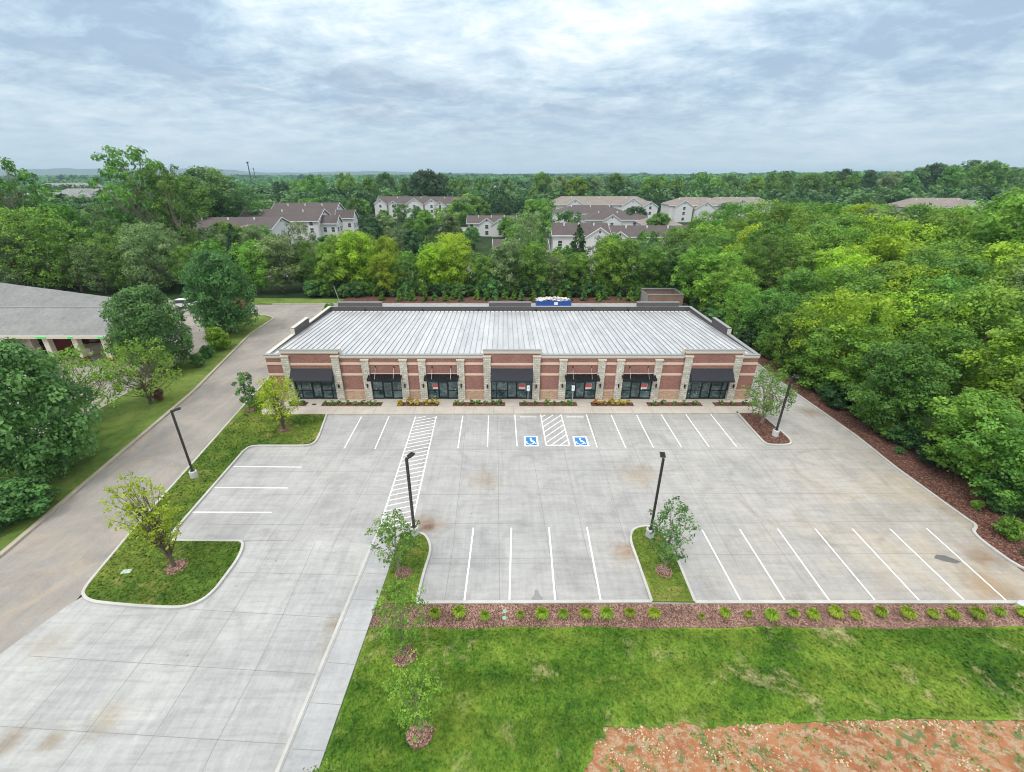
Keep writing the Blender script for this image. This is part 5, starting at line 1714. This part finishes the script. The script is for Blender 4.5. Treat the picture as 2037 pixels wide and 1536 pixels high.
# radio masts and power poles
def mast(label, px, base_py, top_py, dist, wd):
    u = (px - CX) / F
    y = dist
    x = u * (y * CT + (HC - 20) * ST)
    top = ZAT(top_py, y)
    t_ = thing('radio_mast', label, 'radio mast', (x, y, 0))
    m_ = MB()
    for a in range(3):
        q = a * 2.094
        m_.tube([(wd * math.cos(q), wd * math.sin(q), 0), (wd * .4 * math.cos(q), wd * .4 * math.sin(q), top)], .35, 4)
    z = 4
    while z < top - 2:
        k = 1 - .6 * z / top
        m_.tube([(wd * k, 0, z), (-wd * k * .5, wd * k * .86, z + 3)], .2, 4)
        m_.tube([(-wd * k * .5, wd * k * .86, z), (-wd * k * .5, -wd * k * .86, z + 3)], .2, 4)
        z += 6
    obj('lattice', m_, M['bronze'], t_)
    obj('antenna_ring', MB().lathe([(wd * 1.6, top - 2.5), (wd * 1.6, top), (.1, top + .2)], 8), M['bronze'], t_)
mast('tall thin radio mast on the left skyline, the taller of two', 498, 352, 322, 950, 1.3)
mast('short thin radio mast on the left skyline, right of the tall one', 507, 352, 334, 1150, .8)
pwm = plain('timber_pole', (.16, .13, .11), .9)
def ppole(label, px, py, hh, rz=0):
    x, y = G(px, py, hh)
    t_ = thing('power_pole', label, 'power pole', (x, y, 0), rz, 'power poles')
    obj('pole', MB().tube([(0, 0, 0), (0, 0, hh)], [.28, .18], 6), pwm, t_)
    obj('crossarm', MB().box(-2.2, 2.2, -.12, .12, hh - 1.0, hh - .7), pwm, t_)
    for k in (-2, -.8, .8, 2):
        obj('insulator', MB().box(k - .1, k + .1, -.1, .1, hh - .69, hh - .35), M['vinyl'], t_)
ppole('brown power pole with crossarm before the far left roofs', 172, 405, 12)
ppole('brown power pole with crossarm between the trees left of centre', 528, 385, 13, .2)

# ------------------------------------------------------------ shrubs
def tuft_mesh(seed, n=460, hh=.62, rr_=.42, wd=.05):
    rng = np.random.default_rng(seed)
    me = bpy.data.meshes.new('foliage')
    vs, fs, ti = [], [], []
    for i in range(n):
        a = rng.uniform(0, 6.283)
        l = rng.uniform(.5, 1.0)
        r0 = rng.uniform(0, .12)
        tip = rr_ * l * rng.uniform(.5, 1)
        hz = hh * l * rng.uniform(.6, 1.0)
        ca, sa = math.cos(a), math.sin(a)
        nx, ny = -sa * wd / 2, ca * wd / 2
        p0 = (r0 * ca, r0 * sa, 0)
        p1 = ((r0 + tip * .45) * ca, (r0 + tip * .45) * sa, hz)
        p2 = ((r0 + tip) * ca, (r0 + tip) * sa, hz * rng.uniform(.55, .9))
        k = len(vs)
        vs += [(p0[0] - nx, p0[1] - ny, 0), (p0[0] + nx, p0[1] + ny, 0), (p1[0] + nx, p1[1] + ny, p1[2]), (p1[0] - nx, p1[1] - ny, p1[2]), p2]
        fs += [(k, k + 1, k + 2, k + 3), (k + 3, k + 2, k + 4)]
        v_ = rng.uniform(.3, 1)
        ti += [v_ * .7, v_]
    me.from_pydata(vs, [], fs)
    at = me.attributes.new('tint', 'FLOAT', 'FACE')
    at.data.foreach_set('value', ti)
    return me
TM = [tuft_mesh(40 + k) for k in range(4)]
for me in TM:
    me.materials.append(leafmat('tuft_leaves', (.09, .21, .012), (.42, .56, .05)))
BB = [866, 914, 965, 1035, 1078, 1120, 1164, 1205, 1252, 1300, 1395, 1440, 1487, 1532, 1575, 1614, 1659, 1699, 1748, 1802, 1853, 1891, 1940, 1984, 2030]
for i, px in enumerate(BB):
    small = px in (1035, 1395, 1487)
    py = {866: 1228, 914: 1226, 965: 1232}.get(px, 1229 + 3 * math.sin(px * .37) - (3 if px > 1700 else 0))
    x, y = G(px, py)
    o = bpy.data.objects.new('tufted_shrub', TM[i % 4])
    COL.objects.link(o)
    o.location = (x, y, .055)
    o.rotation_euler = (0, 0, i * 1.7)
    s_ = (.66 if small else .95 + .13 * math.sin(i * 2.1)) * (.75 if px == 1395 else 1)
    o.scale = (s_ * 1.05, s_ * 1.05, s_ * .95)
    tag(o, ('sparse' if small else 'tufted') + ' yellow green plant in the long mulch bed, %s from the left' % ordw(i), 'shrub', 'tufted plants along the mulch bed')

def shrub_mesh(seed, n, r, leaf, m):
    rng = np.random.default_rng(seed)
    cen, nr_, sz_, ti_, _ = crown_cloud(rng, r * 1.35, r, .02, 7, n // 7, leaf, 'round', fill=.5)
    me = leaf_mesh('foliage', cen, nr_, sz_, ti_, 1.4, rng)
    me.materials.append(m)
    return me
SG = [shrub_mesh(50 + k, 260, .34, .09, L['mid']) for k in range(3)]
SY = [shrub_mesh(60 + k, 300, .44, .11, L['gold']) for k in range(3)]
fs_ = []
for px in (586, 606, 651, 664, 677, 695, 710, 724, 739, 749):
    fs_.append((px, 798.5, 'g'))
for px in (798, 815, 831, 849, 864):
    fs_.append((px, 798, 'y'))
for px in (908, 922, 938, 951, 966, 980, 994):
    fs_.append((px, 797, 'g'))
for px in (1044, 1064, 1089, 1103, 1118, 1134):
    fs_.append((px, 796.5, 'g'))
for px in (1185, 1199, 1216, 1232, 1246):
    fs_.append((px, 796, 'y'))
for px in (1299, 1317, 1340, 1358, 1379):
    fs_.append((px, 796, 'g'))
for px in (1432, 1451, 1478):
    fs_.append((px, 795.5, 'g'))
cnt = {'g': 0, 'y': 0}
for i, (px, py, k) in enumerate(fs_):
    x, y = G(px, 800, .2)
    me = (SG if k == 'g' else SY)[i % 3]
    o = bpy.data.objects.new('round_shrub', me)
    COL.objects.link(o)
    o.location = (x, 44.92 + .08 * math.sin(i * 3), .16)
    o.rotation_euler = (0, 0, i * 2.3)
    s_ = 1 + .15 * math.sin(i * 1.9)
    o.scale = (s_, s_, s_)
    if k == 'g':
        tag(o, 'small round green shrub before the shop front, %s green one from the left' % ordw(cnt[k]), 'shrub', 'green shrubs along the shop front')
    else:
        if px in (1185,):
            o.material_slots[0].link = 'OBJECT'
            o.material_slots[0].material = leafmat('orange_leaves', (.45, .20, .03), (.75, .42, .06))
        tag(o, 'small golden shrub before the shop front, %s golden one from the left' % ordw(cnt[k]), 'shrub', 'golden shrubs along the shop front')
    cnt[k] += 1
# young conifers in the rear mulch and low plants along the wood edge
rj = random.Random(12)
cpx = [764, 800, 812, 826, 850, 868, 888, 904, 918, 950, 968, 986, 1003, 1022, 1036, 1060, 1078, 1096, 1110, 1128, 1158, 1186, 1200, 1228, 1246, 1262]
make_tree('hedgecone', 2.6, .8, .1, 30, 60, .17, 'cone', 'bright', 71, 'bark', .04, 4, name='young_evergreen', cr=(.3, .44))
for i, px in enumerate(cpx):
    x, _ = G(px, 590)
    o = place('hedgecone', (x * .985, 91.4 + rj.uniform(-.8, .8), .08), i, (rj.uniform(.8, 1.15), rj.uniform(.8, 1.15), rj.uniform(.65, 1.15)), 'young upright evergreen in the mulch behind the shop, %s from the left' % ordw(i), 'young evergreens behind the shop', ['bright', 'mid', 'deep'][i % 3])
    o['category'] = 'evergreen'
we = [(1596, 775, .4), (1660, 800, .7), (1690, 818, .6), (1720, 838, 1.0), (1752, 872, 1.25), (1774, 902, .4), (1925, 1012, .45), (1985, 1068, .9), (2030, 1112, .5), (1975, 1020, 1.0)]
for i, (px, py, s_) in enumerate(sorted(we)):
    x, y = G(px, py)
    o = place('smallb', (x + .6, y, .02), i * 1.3, (s_ * .62, s_ * .62, s_ * .55), 'low %s bush at the foot of the right wood, %s from the left' % (['bright', 'dark'][i % 2], ordw(i)), 'bushes at the edge of the right wood', ['bright', 'deep'][i % 2])
    o['category'] = 'bush'

# ------------------------------------------------------------ the woods
rw_ = random.Random(21)
RECT = [(393, 404, 715, 470, 150), (735, 388, 945, 440, 275), (945, 440, 1003, 470, 200), (1086, 388, 1300, 440, 205), (1106, 440, 1325, 478, 140), (1300, 392, 1400, 432, 258), (1425, 392, 1530, 402, 270), (1766, 396, 1890, 428, 262), (95, 385, 168, 432, 330), (70, 372, 165, 390, 420), (470, 362, 510, 376, 400), (968, 374, 1030, 384, 460)]
def clampz(x, y, hh, wd):
    for (a, b_, c, d, dd) in RECT:
        if y < dd:
            p0, p1 = PX(x - wd, y, hh)[0], PX(x + wd, y, hh)[0]
            if p0 < c and p1 > a:
                z = ZAT(d - rw_.uniform(10, 30), y)
                hh = min(hh, z)
    return hh

KB = ['bA', 'bB', 'bC', 'bD', 'bE']
PEND = []
def wood(rows, phrase, group, mats, hfun, kinds=KB, srange=(.9, 1.15), jit=1.6):
    """rows: lists of ground points, nearest row first"""
    for ri, row in enumerate(rows):
        pl = []
        for (x, y) in row:
            pl.append((x + rw_.uniform(-jit, jit), y + rw_.uniform(-jit, jit)))
        pl.sort(key=lambda p: PX(p[0], p[1], 8)[0])
        for i, (x, y) in enumerate(pl):
            hh = hfun(x, y) * rw_.uniform(.88, 1.12)
            mt = rw_.choice(mats)
            if ri == 0 and mt == 'lime' and 'right' in phrase:
                mt = 'mid'
            kd = rw_.choice(kinds)
            hh = clampz(x, y, hh, 4.6)
            if hh < 2.5:
                continue
            s_ = hh / 10
            if s_ < .75:
                s_ = max(s_, .6)
            wd = max(s_, .85) * rw_.uniform(*srange) * (1.0 if s_ < 1.3 else .9)
            PEND.append((x, y, s_ * 10, wd, kd, mt, rw_.uniform(0, 6.28), 'tree in %s row of %s' % (ordw(ri), phrase), group))

def frange(a, b_, s_):
    return list(np.arange(a, b_, s_))
# right wood, rows run from the car park edge outwards
def hr(x, y):
    return 8.6 + min(6.2, max(0, (x - 40) * .26)) + (1.5 if y > 80 else 0)
rowsR = []
for k, x in enumerate((38.6, 47.5, 54, 61, 68.5, 76.5, 85, 94, 104)):
    row = []
    ylo = {0: 25}.get(k, 0)
    y = 27 if k == 0 else (x - 6) / 1.13 / .906 - 14
    y = max(y, 27)
    st = 5.6 + k * .55
    while y < (92 if k == 0 else 128):
        row.append((x + (1.2 if y < 30 and k == 0 else 0), y))
        y += st
    rowsR.append(row)
rowsR[0] += [(40.2, 93.5),]
wood(rowsR, 'the right wood', 'trees of the right hand wood', ['mid', 'bright', 'bright', 'mid', 'sage', 'bright', 'bright', 'lime', 'mid'], hr)
x, y, h = at_px(1655, 765, 562)
place('bC', (x - .5, y + 1.0, 0), 1.0, (1.05, 1.05, 1.15), 'yellow lime tree standing out at the front edge of the right wood', 'trees of the right hand wood', 'lime')
x, y, h = at_px(1975, 640, 372)
place('bA', (x - 2, y, 0), 2.0, (2.1, 2.1, 2.15), 'tallest tree of the right wood, broad and bright against the far trees', 'trees of the right hand wood', 'bright')

# screen of trees behind the shop
rows = [[(x, 97.0) for x in frange(-41, 44, 5.2)], [(x, 102.5) for x in frange(-44, 50, 5.6)], [(x, 109) for x in frange(-44, 50, 6.4) if not -30 < x < -18]]
def hb(x, y):
    return 9.9 + 1.6 * math.sin(x * .35) + (1.4 if x > 26 else 0) - (1.2 if y > 100 else 0) + (1.5 if x < -30 else 0)
wood(rows, 'the screen behind the shop', 'trees screening the rear of the shop', ['mid', 'bright', 'bright', 'deep', 'mid', 'sage', 'lime'], hb, srange=(.8, 1.0), jit=1.2)
for px, top, mt, kd, wd, lb in ((680, 478, 'lime', 'bD', .85, 'yellow lime tree behind the shop, leftmost bright one of the screen'), (770, 470, 'lime', 'bB', .8, 'yellow lime tree behind the shop, middle bright one of the screen'), (895, 462, 'lime', 'bC', .95, 'yellow lime tree behind the shop, largest bright one of the screen'),
                                (1050, 418, 'sage', 'bE', .95, 'tall thin tan green tree over the middle of the shop'), (1150, 440, 'dark', 'con', 1.5, 'dark cedar right of the tall tan green tree'), (468, 438, 'dark', 'con', 1.5, 'dark cedar before the nearest left house roof'),
                                (1208, 470, 'bright', 'bA', .7, 'bright green tree with bare vines right of the cedar'), (1105, 500, 'lime', 'bA', .5, 'small yellow lime tree left of the cedar'), (600, 440, 'sage', 'bE', 1.0, 'grey green feathery tree before the left gabled houses')):
    y = 100 if mt != 'dark' else 101
    if px in (1050, 600):
        y = 103
    u = (px - CX) / F
    z = ZAT(top, y)
    x = u * (y * CT + (HC - z * .6) * ST)
    place(kd, (x, y, 0), px, (wd * (.9 if z < 10 else 1), wd * (.9 if z < 10 else 1), z / 10.0), lb, 'trees screening the rear of the shop', mt)

for i in range(34):
    x = -40 + i * 2.5 + rw_.uniform(-.6, .6)
    s_ = rw_.uniform(.75, 1.35)
    o = place('smallb', (x, 94.6 + rw_.uniform(-.5, .8), 0), i * 1.1, (s_, s_, s_ * rw_.uniform(.7, 1.1)), 'leafy undergrowth bush under the rear screen, %s from the left' % ordw(i), 'undergrowth of the rear screen', ['deep', 'mid', 'dark', 'deep'][i % 4])
    o['category'] = 'bush'
for i in range(26):
    y = 27 + i * 2.5 + rw_.uniform(-.6, .6)
    s_ = rw_.uniform(.7, 1.3)
    o = place('smallb', (37.3 + (1.2 if y < 34 else 0) + rw_.uniform(-.3, .9), y, 0), i * 1.1, (s_, s_, s_ * rw_.uniform(.6, 1.0)), 'leafy undergrowth bush under the right wood, %s from the near end' % ordw(i), 'undergrowth of the right wood', ['deep', 'mid', 'bright', 'dark'][i % 4])
    o['category'] = 'bush'

# left wood behind the bank
rows = []
for k, y in enumerate((99, 107, 116, 126, 137)):
    rows.append([(x, y) for x in frange(-.98 * y - 28, -44 - k * 5, 6.4 + k * .7)])
def hl(x, y):
    return 10.5 + (4.6 if x < -92 else 0) + (1.8 if -92 < x < -70 else 0) + 1.4 * math.sin(x * .23) + (y - 100) * .03 - (3.5 if x > -62 and y > 110 else 0) - (3.2 if -103 - (y - 99) < x < -85 and y > 112 else 0)
wood(rows, 'the left wood behind the bank', 'trees of the left hand wood', ['mid', 'bright', 'mid', 'sage', 'bright', 'deep', 'sage'], hl)
for px, base_y, top, kd, wd, mt, lb in ((268, 552, 288, 'tall', 1.35, 'mid', 'giant open crowned sycamore towering over the left wood'), (335, 552, 322, 'tall', .95, 'mid', 'second limb-like tall crown just right of the giant sycamore'),
                                       (415, 482, 332, 'bB', 2.9, 'deep', 'big dark rounded tree right of the giant sycamore'), (372, 490, 352, 'bA', 2.3, 'mid', 'tall mid green tree between the sycamore and the dark rounded tree'), (455, 478, 368, 'bC', 2.6, 'deep', 'dark shoulder tree at the right of the tall left group'),
                                       (15, 560, 312, 'tall', 1.2, 'mid', 'tall pointed tree cut by the left edge'), (75, 560, 430, 'con', 2.0, 'dark', 'broad dark tree right of the tree cut by the left edge'), (222, 560, 405, 'bE', 1.4, 'sage', 'wide grey green willow like tree below the sycamore'), (340, 540, 392, 'bE', 1.35, 'sage', 'grey green tree with pale top below the dark rounded tree')):
    x, y = G(px, base_y)
    z = ZAT(top, y)
    u = (px - CX) / F
    x = u * (y * CT + (HC - z * .7) * ST)
    h0 = 18.0 if kd == 'tall' else 10.0
    place(kd, (x, y, 0), px * .1, (wd, wd, z / h0), lb, 'tall trees of the left hand wood', mt)

# trees among the houses
mid = []
tries = 0
while len(mid) < 150 and tries < 14000:
    tries += 1
    y = 118 + 290 * rw_.random() ** .8
    lim = 1.16 * y * .95
    x = rw_.uniform(-lim - 5, lim + 5)
    if x > 42 and y < 132 or x < -.98 * y - 30 or (x < -45 and y < 143):
        continue
    hh = rw_.uniform(8.5, 13.5)
    r_ = hh * .46
    if any(math.hypot(x - a, y - b_) < 6.2 + y * .012 for a, b_, _ in mid):
        continue
    p0, p1 = PX(x - r_, y, hh), PX(x + r_, y, 0)
    bad = False
    hh = clampz(x, y, hh, r_ * .8)
    if hh < 4.5:
        continue
    for (hx, hy, lx, ly) in ((-92, 163, 34, 19), (-83, 196, 30, 40), (-48, 290, 56, 24), (-5, 205, 22, 16), (4.5, 128, 16, 12), (53, 272, 60, 26), (44, 225, 38, 45), (23, 150, 20, 18), (44.5, 149, 26, 17), (105, 270, 34, 24), (63, 196, 17, 14), (134, 282, 38, 20), (240, 272, 44, 26), (268, 238, 20, 18), (-330, 358, 48, 30), (-372, 440, 50, 28), (196, 330, 26, 14), (-22, 126, 22, 12), (0, 225, 30, 8)):
        if abs(x - hx) < lx / 2 + 3 and abs(y - hy) < ly / 2 + 3:
            bad = True
    if not bad:
        mid.append((x, y, hh))
SKY = [(690, 343), (770, 345), (850, 340), (880, 347), (632, 346), (600, 356), (1075, 345), (1110, 351), (1225, 346), (1393, 342), (1545, 340), (1640, 346), (1668, 342), (1722, 347), (1850, 339), (1880, 336), (1915, 332), (1958, 333), (2000, 345), (1770, 352), (1310, 352), (960, 352), (1010, 355), (1180, 353), (1290, 354), (1450, 350), (1500, 352), (1590, 350), (560, 360), (735, 352), (815, 353), (915, 354), (1145, 354), (1345, 355), (1420, 356), (1600, 349), (1690, 350), (1800, 350), (1935, 338), (1825, 345)]
for px, top, dist, hh_, mt in ((795, 405, 262, 12, 'deep'), (760, 418, 230, 9, 'bright'), (915, 395, 240, 13.5, 'deep'), (845, 418, 200, 8, 'bright'), (735, 432, 190, 7.5, 'deep'), (1268, 412, 215, 10, 'deep'), (880, 412, 222, 9, 'bright'), (1060, 420, 150, 9.5, 'sage'), (770, 428, 225, 9, 'deep'), (828, 440, 190, 9, 'bright'), (862, 446, 172, 9, 'bright'), (905, 442, 196, 9, 'deep'), (742, 442, 168, 9, 'mid'), (722, 452, 150, 9, 'deep'), (932, 452, 160, 9, 'mid'), (818, 458, 150, 9, 'bright'), (868, 466, 136, 9, 'mid'), (780, 456, 152, 9, 'deep'), (1012, 432, 190, 9, 'mid'), (700, 470, 138, 9, 'mid'), (1030, 445, 165, 9, 'mid'), (905, 470, 128, 9, 'deep'), (640, 470, 140, 9, 'sage'), (1075, 395, 300, 9, 'mid'), (1010, 398, 290, 9, 'mid'), (965, 400, 280, 9, 'deep'), (720, 398, 290, 9, 'mid')) + tuple((a_, b_, 330 + (a_ * 7) % 90, 0, 'deep') for a_, b_ in SKY):
    x = (px - CX) / F * (dist * CT + 12 * ST)
    mid.append((x, dist, ZAT(top, dist)))
mid.sort(key=lambda p: p[1])
bands = [(0, 'nearer trees among the flats'), (200, 'trees standing between the rows of flats'), (290, 'farther trees beyond the flats')]
for (x, y, hh) in mid:
    ph = [p_ for lo, p_ in bands if y >= lo][-1]
    mt = rw_.choice(['mid', 'deep', 'deep', 'dark', 'mid', 'bright', 'sage'])
    wd = hh / 10 * rw_.uniform(.85, 1.15) * (.8 if hh > 18 else 1)
    PEND.append((x, y, hh, wd, rw_.choice(['far1', 'far2', 'far3']), mt, rw_.uniform(0, 6.28), ph, ph))
# the trees that show largest stand as objects of their own; the few slivers left over form one mass
def crown_mask(x, y, hh, r, grid, claim):
    c0, c1 = PX(x, y, hh * .15), PX(x, y, hh)
    wpx = abs(PX(x + r, y, hh * .5)[0] - PX(x, y, hh * .5)[0])
    cx_, cy_, ry_ = (c0[0] + c1[0]) / 2, (c0[1] + c1[1]) / 2, abs(c0[1] - c1[1]) / 2
    gx0, gx1 = int(max(0, (cx_ - wpx) / 4)), int(min(509, (cx_ + wpx) / 4))
    gy0, gy1 = int(max(0, (cy_ - ry_) / 4)), int(min(383, (cy_ + ry_) / 4))
    if gx1 <= gx0 or gy1 < gy0:
        return 0
    yy, xx = np.mgrid[gy0:gy1 + 1, gx0:gx1 + 1]
    m_ = ((xx * 4 - cx_) / max(wpx, 1)) ** 2 + ((yy * 4 - cy_) / max(ry_, 1)) ** 2 < .85
    sub = grid[gy0:gy1 + 1, gx0:gx1 + 1]
    vis = int((m_ & ~sub).sum())
    sub |= m_
    return vis
grid = np.zeros((384, 510), bool)
occ = [('p', None, o.location.y, o) for o in bpy.data.objects if o.get('category') == 'tree' and o.get('label', 'tree') != 'tree']
ev = [(o.location.y, 'p', o) for _, _, _, o in occ] + [(p_[1], 'q', k) for k, p_ in enumerate(PEND)]
ev.sort(key=lambda e: e[0])
# the shop hides what stands directly behind its walls
g0, g1 = PX(-26, 66, 5.6), PX(27.9, 66, 5.6)
grid[int(g0[1] / 4):, int(g0[0] / 4):int(g1[0] / 4)] = True
vis = {}
for y, kind_, k in ev:
    if kind_ == 'p':
        crown_mask(k.location.x, y, 9 * k.scale.z, 4.2 * k.scale.x, grid, 1)
    else:
        p_ = PEND[k]
        vis[k] = crown_mask(p_[0], p_[1], p_[2], 4.4 * p_[3], grid, 1)
order = sorted(vis, key=lambda k: -vis[k])
room = 298 - len(occ)
keep = [k for k in order if vis[k] > 2][:room]
rest = [k for k in order if vis[k] > 0 and k not in set(keep)]
print('trees', len(PEND), 'kept', len(keep), 'rest', len(rest), 'own', len(occ))
fam = {}
for k in keep:
    fam.setdefault((PEND[k][7], PEND[k][8]), []).append(k)
for (ph, gp), ks in fam.items():
    ks.sort(key=lambda k: PX(PEND[k][0], PEND[k][1], PEND[k][2])[0])
    for i, k in enumerate(ks):
        x, y, hh, wd, kd, mt, rz, _, _ = PEND[k]
        if ph.startswith('tree in'):
            lb = '%s %s, %s from left' % (CN[mt], ph, ordw(i))
        else:
            lb = '%s tree, %s from left of the %s' % (CN[mt], ordw(i), ph)
        place(kd, (x, y, GZ(x, y) - .1), rz, (wd, wd, hh / 10), lb, gp, mt)
if rest:
    rng = np.random.default_rng(77)
    A_, B_, C2, D2 = [], [], [], []
    pr = [crown_cloud(np.random.default_rng(700 + k), 1.0, .5, .08, 60, 60, .06, 'irr', cr=(.2, .34))[:4] for k in range(4)]
    for k in rest:
        x, y, hh, wd, _, _, rz, _, _ = PEND[k]
        c, n_, s_, t_2 = pr[k % 4]
        W_ = 9.0 * wd
        A_.append(np.stack([(c[:, 0] * math.cos(rz) - c[:, 1] * math.sin(rz)) * W_ + x, (c[:, 0] * math.sin(rz) + c[:, 1] * math.cos(rz)) * W_ + y, c[:, 2] * hh + GZ(x, y)], 1))
        B_.append(n_)
        C2.append(s_ * W_)
        D2.append(np.clip(t_2 * .8 + rng.random() * .3, 0, 1))
    me = leaf_mesh('background_trees', np.concatenate(A_), np.concatenate(B_), np.concatenate(C2), np.concatenate(D2), 1.4, rng)
    me.materials.append(L['mid'])
    o = bpy.data.objects.new('background_trees', me)
    COL.objects.link(o)
    o['kind'] = 'stuff'

# prototypes that found no place are taken out again
for k_, p_ in PROTO.items():
    if not p_['used']:
        for ch in list(p_.children):
            bpy.data.objects.remove(ch)
        bpy.data.objects.remove(p_)
    else:
        del p_['used']
for o in bpy.data.objects:
    if 'used' in o:
        del o['used']

# ---- the far-off wood, one mass
def mass(name, seed, d0, d1, sp, ncl, nleaf, leaf, hlo, hhi, rad, avoid=()):
    rng = np.random.default_rng(seed)
    CC, NN, SS, TT = [], [], [], []
    protos = []
    for k in range(6):
        r0 = np.random.default_rng(seed * 10 + k)
        protos.append(crown_cloud(r0, 1.0, .5, .05, ncl, nleaf, leaf, 'irr', cr=(.28, .46), fill=.75)[:4])
    d = d0
    while d < d1:
        half = R(51)
        st = sp * (1 + (d - d0) / (d1) * .6)
        nn = max(3, int(2 * half * d / st))
        for i in range(nn):
            a = -half + 2 * half * (i + rng.random()) / nn
            dd = d + rng.uniform(-.5, .5) * st
            x, y = dd * math.sin(a), dd * math.cos(a)
            if any(abs(x - q[0]) < q[2] and abs(y - q[1]) < q[3] for q in avoid):
                continue
            c, n_, s_, t_2 = protos[rng.integers(6)]
            H_ = (hlo + (hhi - hlo) * rng.random() ** 1.6) * (1.2 if rng.random() < .06 else 1)
            W_ = rad * rng.uniform(.6, 1.4) * 2
            ca, sa = math.cos(a * 37 + i), math.sin(a * 37 + i)
            sel = slice(None)
            px_ = (c[:, 0] * ca - c[:, 1] * sa) * W_ + x
            py_ = (c[:, 0] * sa + c[:, 1] * ca) * W_ + y
            pz_ = (c[:, 2] - .25) * H_ * 1.3 + GZ(x, y)
            CC.append(np.stack([px_, py_, pz_], 1))
            NN.append(n_)
            SS.append(s_ * W_)
            tv = rng.random()
            TT.append(np.clip(t_2 * .45 + tv * .75 - .12, 0, 1))
        d += st * .9
    me = leaf_mesh(name, np.concatenate(CC), np.concatenate(NN), np.concatenate(SS), np.concatenate(TT), 1.3, rng)
    me.materials.append(L['far'])
    o = bpy.data.objects.new(name, me)
    COL.objects.link(o)
    o['kind'] = 'stuff'
    return o
av = [(-330, 358, 30, 34), (-372, 440, 34, 30), (-236, 420, 18, 26), (-2, 470, 16, 24), (-560, 640, 50, 24), (240, 262, 34, 32), (268, 236, 18, 24), (-322, 330, 36, 52), (-275, 300, 26, 30), (-372, 420, 30, 30)]
mass('far_wood', 3, 330, 800, 11.5, 20, 30, .085, 8, 15, 7.6, av)
mass('distant_wood', 4, 800, 1700, 21, 13, 16, .13, 9, 17, 13, av)
mass('horizon_wood', 5, 1700, 5200, 58, 10, 9, .2, 8, 19, 30)

# ------------------------------------------------------------ haze
HZ = bpy.data.materials.new('haze')
HZ.use_nodes = True
t = HZ.node_tree
for n in list(t.nodes):
    t.nodes.remove(n)
pvn = N(t, 'ShaderNodeVolumePrincipled', {'Color': (.62, .83, 1.0, 1), 'Density': .00012, 'Anisotropy': 0.0})
t.links.new(pvn.outputs[0], N(t, 'ShaderNodeOutputMaterial').inputs['Volume'])
hz = MB().box(-15000, 15000, -400, 15000, -1.5, 112)
o = obj('haze', hz, HZ)
o['kind'] = 'stuff'

# ------------------------------------------------------------ real grass over the nearer lawns
def inpoly(x, y, poly):
    c = np.zeros(len(x), bool)
    n = len(poly)
    for i in range(n):
        x0, y0 = poly[i]
        x1, y1 = poly[(i + 1) % n]
        if y0 == y1:
            continue
        c ^= ((y0 > y) != (y1 > y)) & (x < (x1 - x0) * (y - y0) / (y1 - y0) + x0)
    return c

def blades(name, poly, bbox, dens, z, m, seed, size=.12, keep=None):
    rng = np.random.default_rng(seed)
    x0, x1, y0, y1 = bbox
    n = int((x1 - x0) * (y1 - y0) * dens)
    x, y = rng.uniform(x0, x1, n), rng.uniform(y0, y1, n)
    k = inpoly(x, y, poly)
    for ex, ey in ((.14, 0), (-.14, 0), (0, .14), (0, -.14)):
        k &= inpoly(x + ex, y + ey, poly)
    x, y = x[k], y[k]
    if keep is not None:
        k = keep(x, y, rng)
        x, y = x[k], y[k]
    n = len(x)
    nr = rng.normal(size=(n, 3)) * np.array([.6, .6, .3]) + np.array([0, 0, 1.0])
    nr /= np.linalg.norm(nr, axis=1, keepdims=True)
    cen = np.stack([x, y, np.full(n, z + size * .22)], 1)
    me = leaf_mesh(name, cen, nr, size * rng.uniform(.5, 1.3, n), rng.random(n), 1.3, rng)
    me.materials.append(m)
    o = bpy.data.objects.new(name, me)
    COL.objects.link(o)
    o['kind'] = 'stuff'
blades('lawn_grass', lw, (-10, 34, 7, 18), 150, .04, M['lawn'], 1)
blades('verge_grass', gl, (-28, -10, 18, 46), 90, .115, M['island'], 2)
blades('island_grass', li, (-9, -3, 17, 26), 130, .10, M['island'], 3, .1)
blades('island_grass', ri, (6, 12, 18, 27), 130, .10, M['island'], 4, .1)
def patchy(x, y, rng):
    f = np.sin(x * 1.9 + 2 * np.sin(y * 1.3)) * np.sin(y * 2.3 + 1.7 * np.sin(x * .9)) + .5 * np.sin(x * 5.1 + y * 3.7)
    return (f + rng.normal(size=len(x)) * .35 > .85) | ((y > 11.9) & (rng.random(len(x)) < .3 * (y - 11.9)))
blades('weeds', [(1.5, 4), (40, 4), (40, 13.2), (2.2, 13.2)], (1.5, 40, 6, 13.2), 60, .0, L['mid'], 5, .10, patchy)
def patchy2(x, y, rng):
    f = np.sin(x * 1.3 + 1 + 2 * np.sin(y * 1.7)) * np.sin(y * 1.9 + 1.7 * np.sin(x * 1.1)) + .6 * (y > 12.2)
    return (f + rng.normal(size=len(x)) * .3 > .55)
M['straw'] = plain('dry_straw', (.55, .43, .27), .9, 0, .3, 4)
blades('straw', [(1.5, 4), (40, 4), (40, 13.4), (2.2, 13.4)], (1.5, 40, 6, 13.4), 60, .0, M['straw'], 6, .085, patchy2)
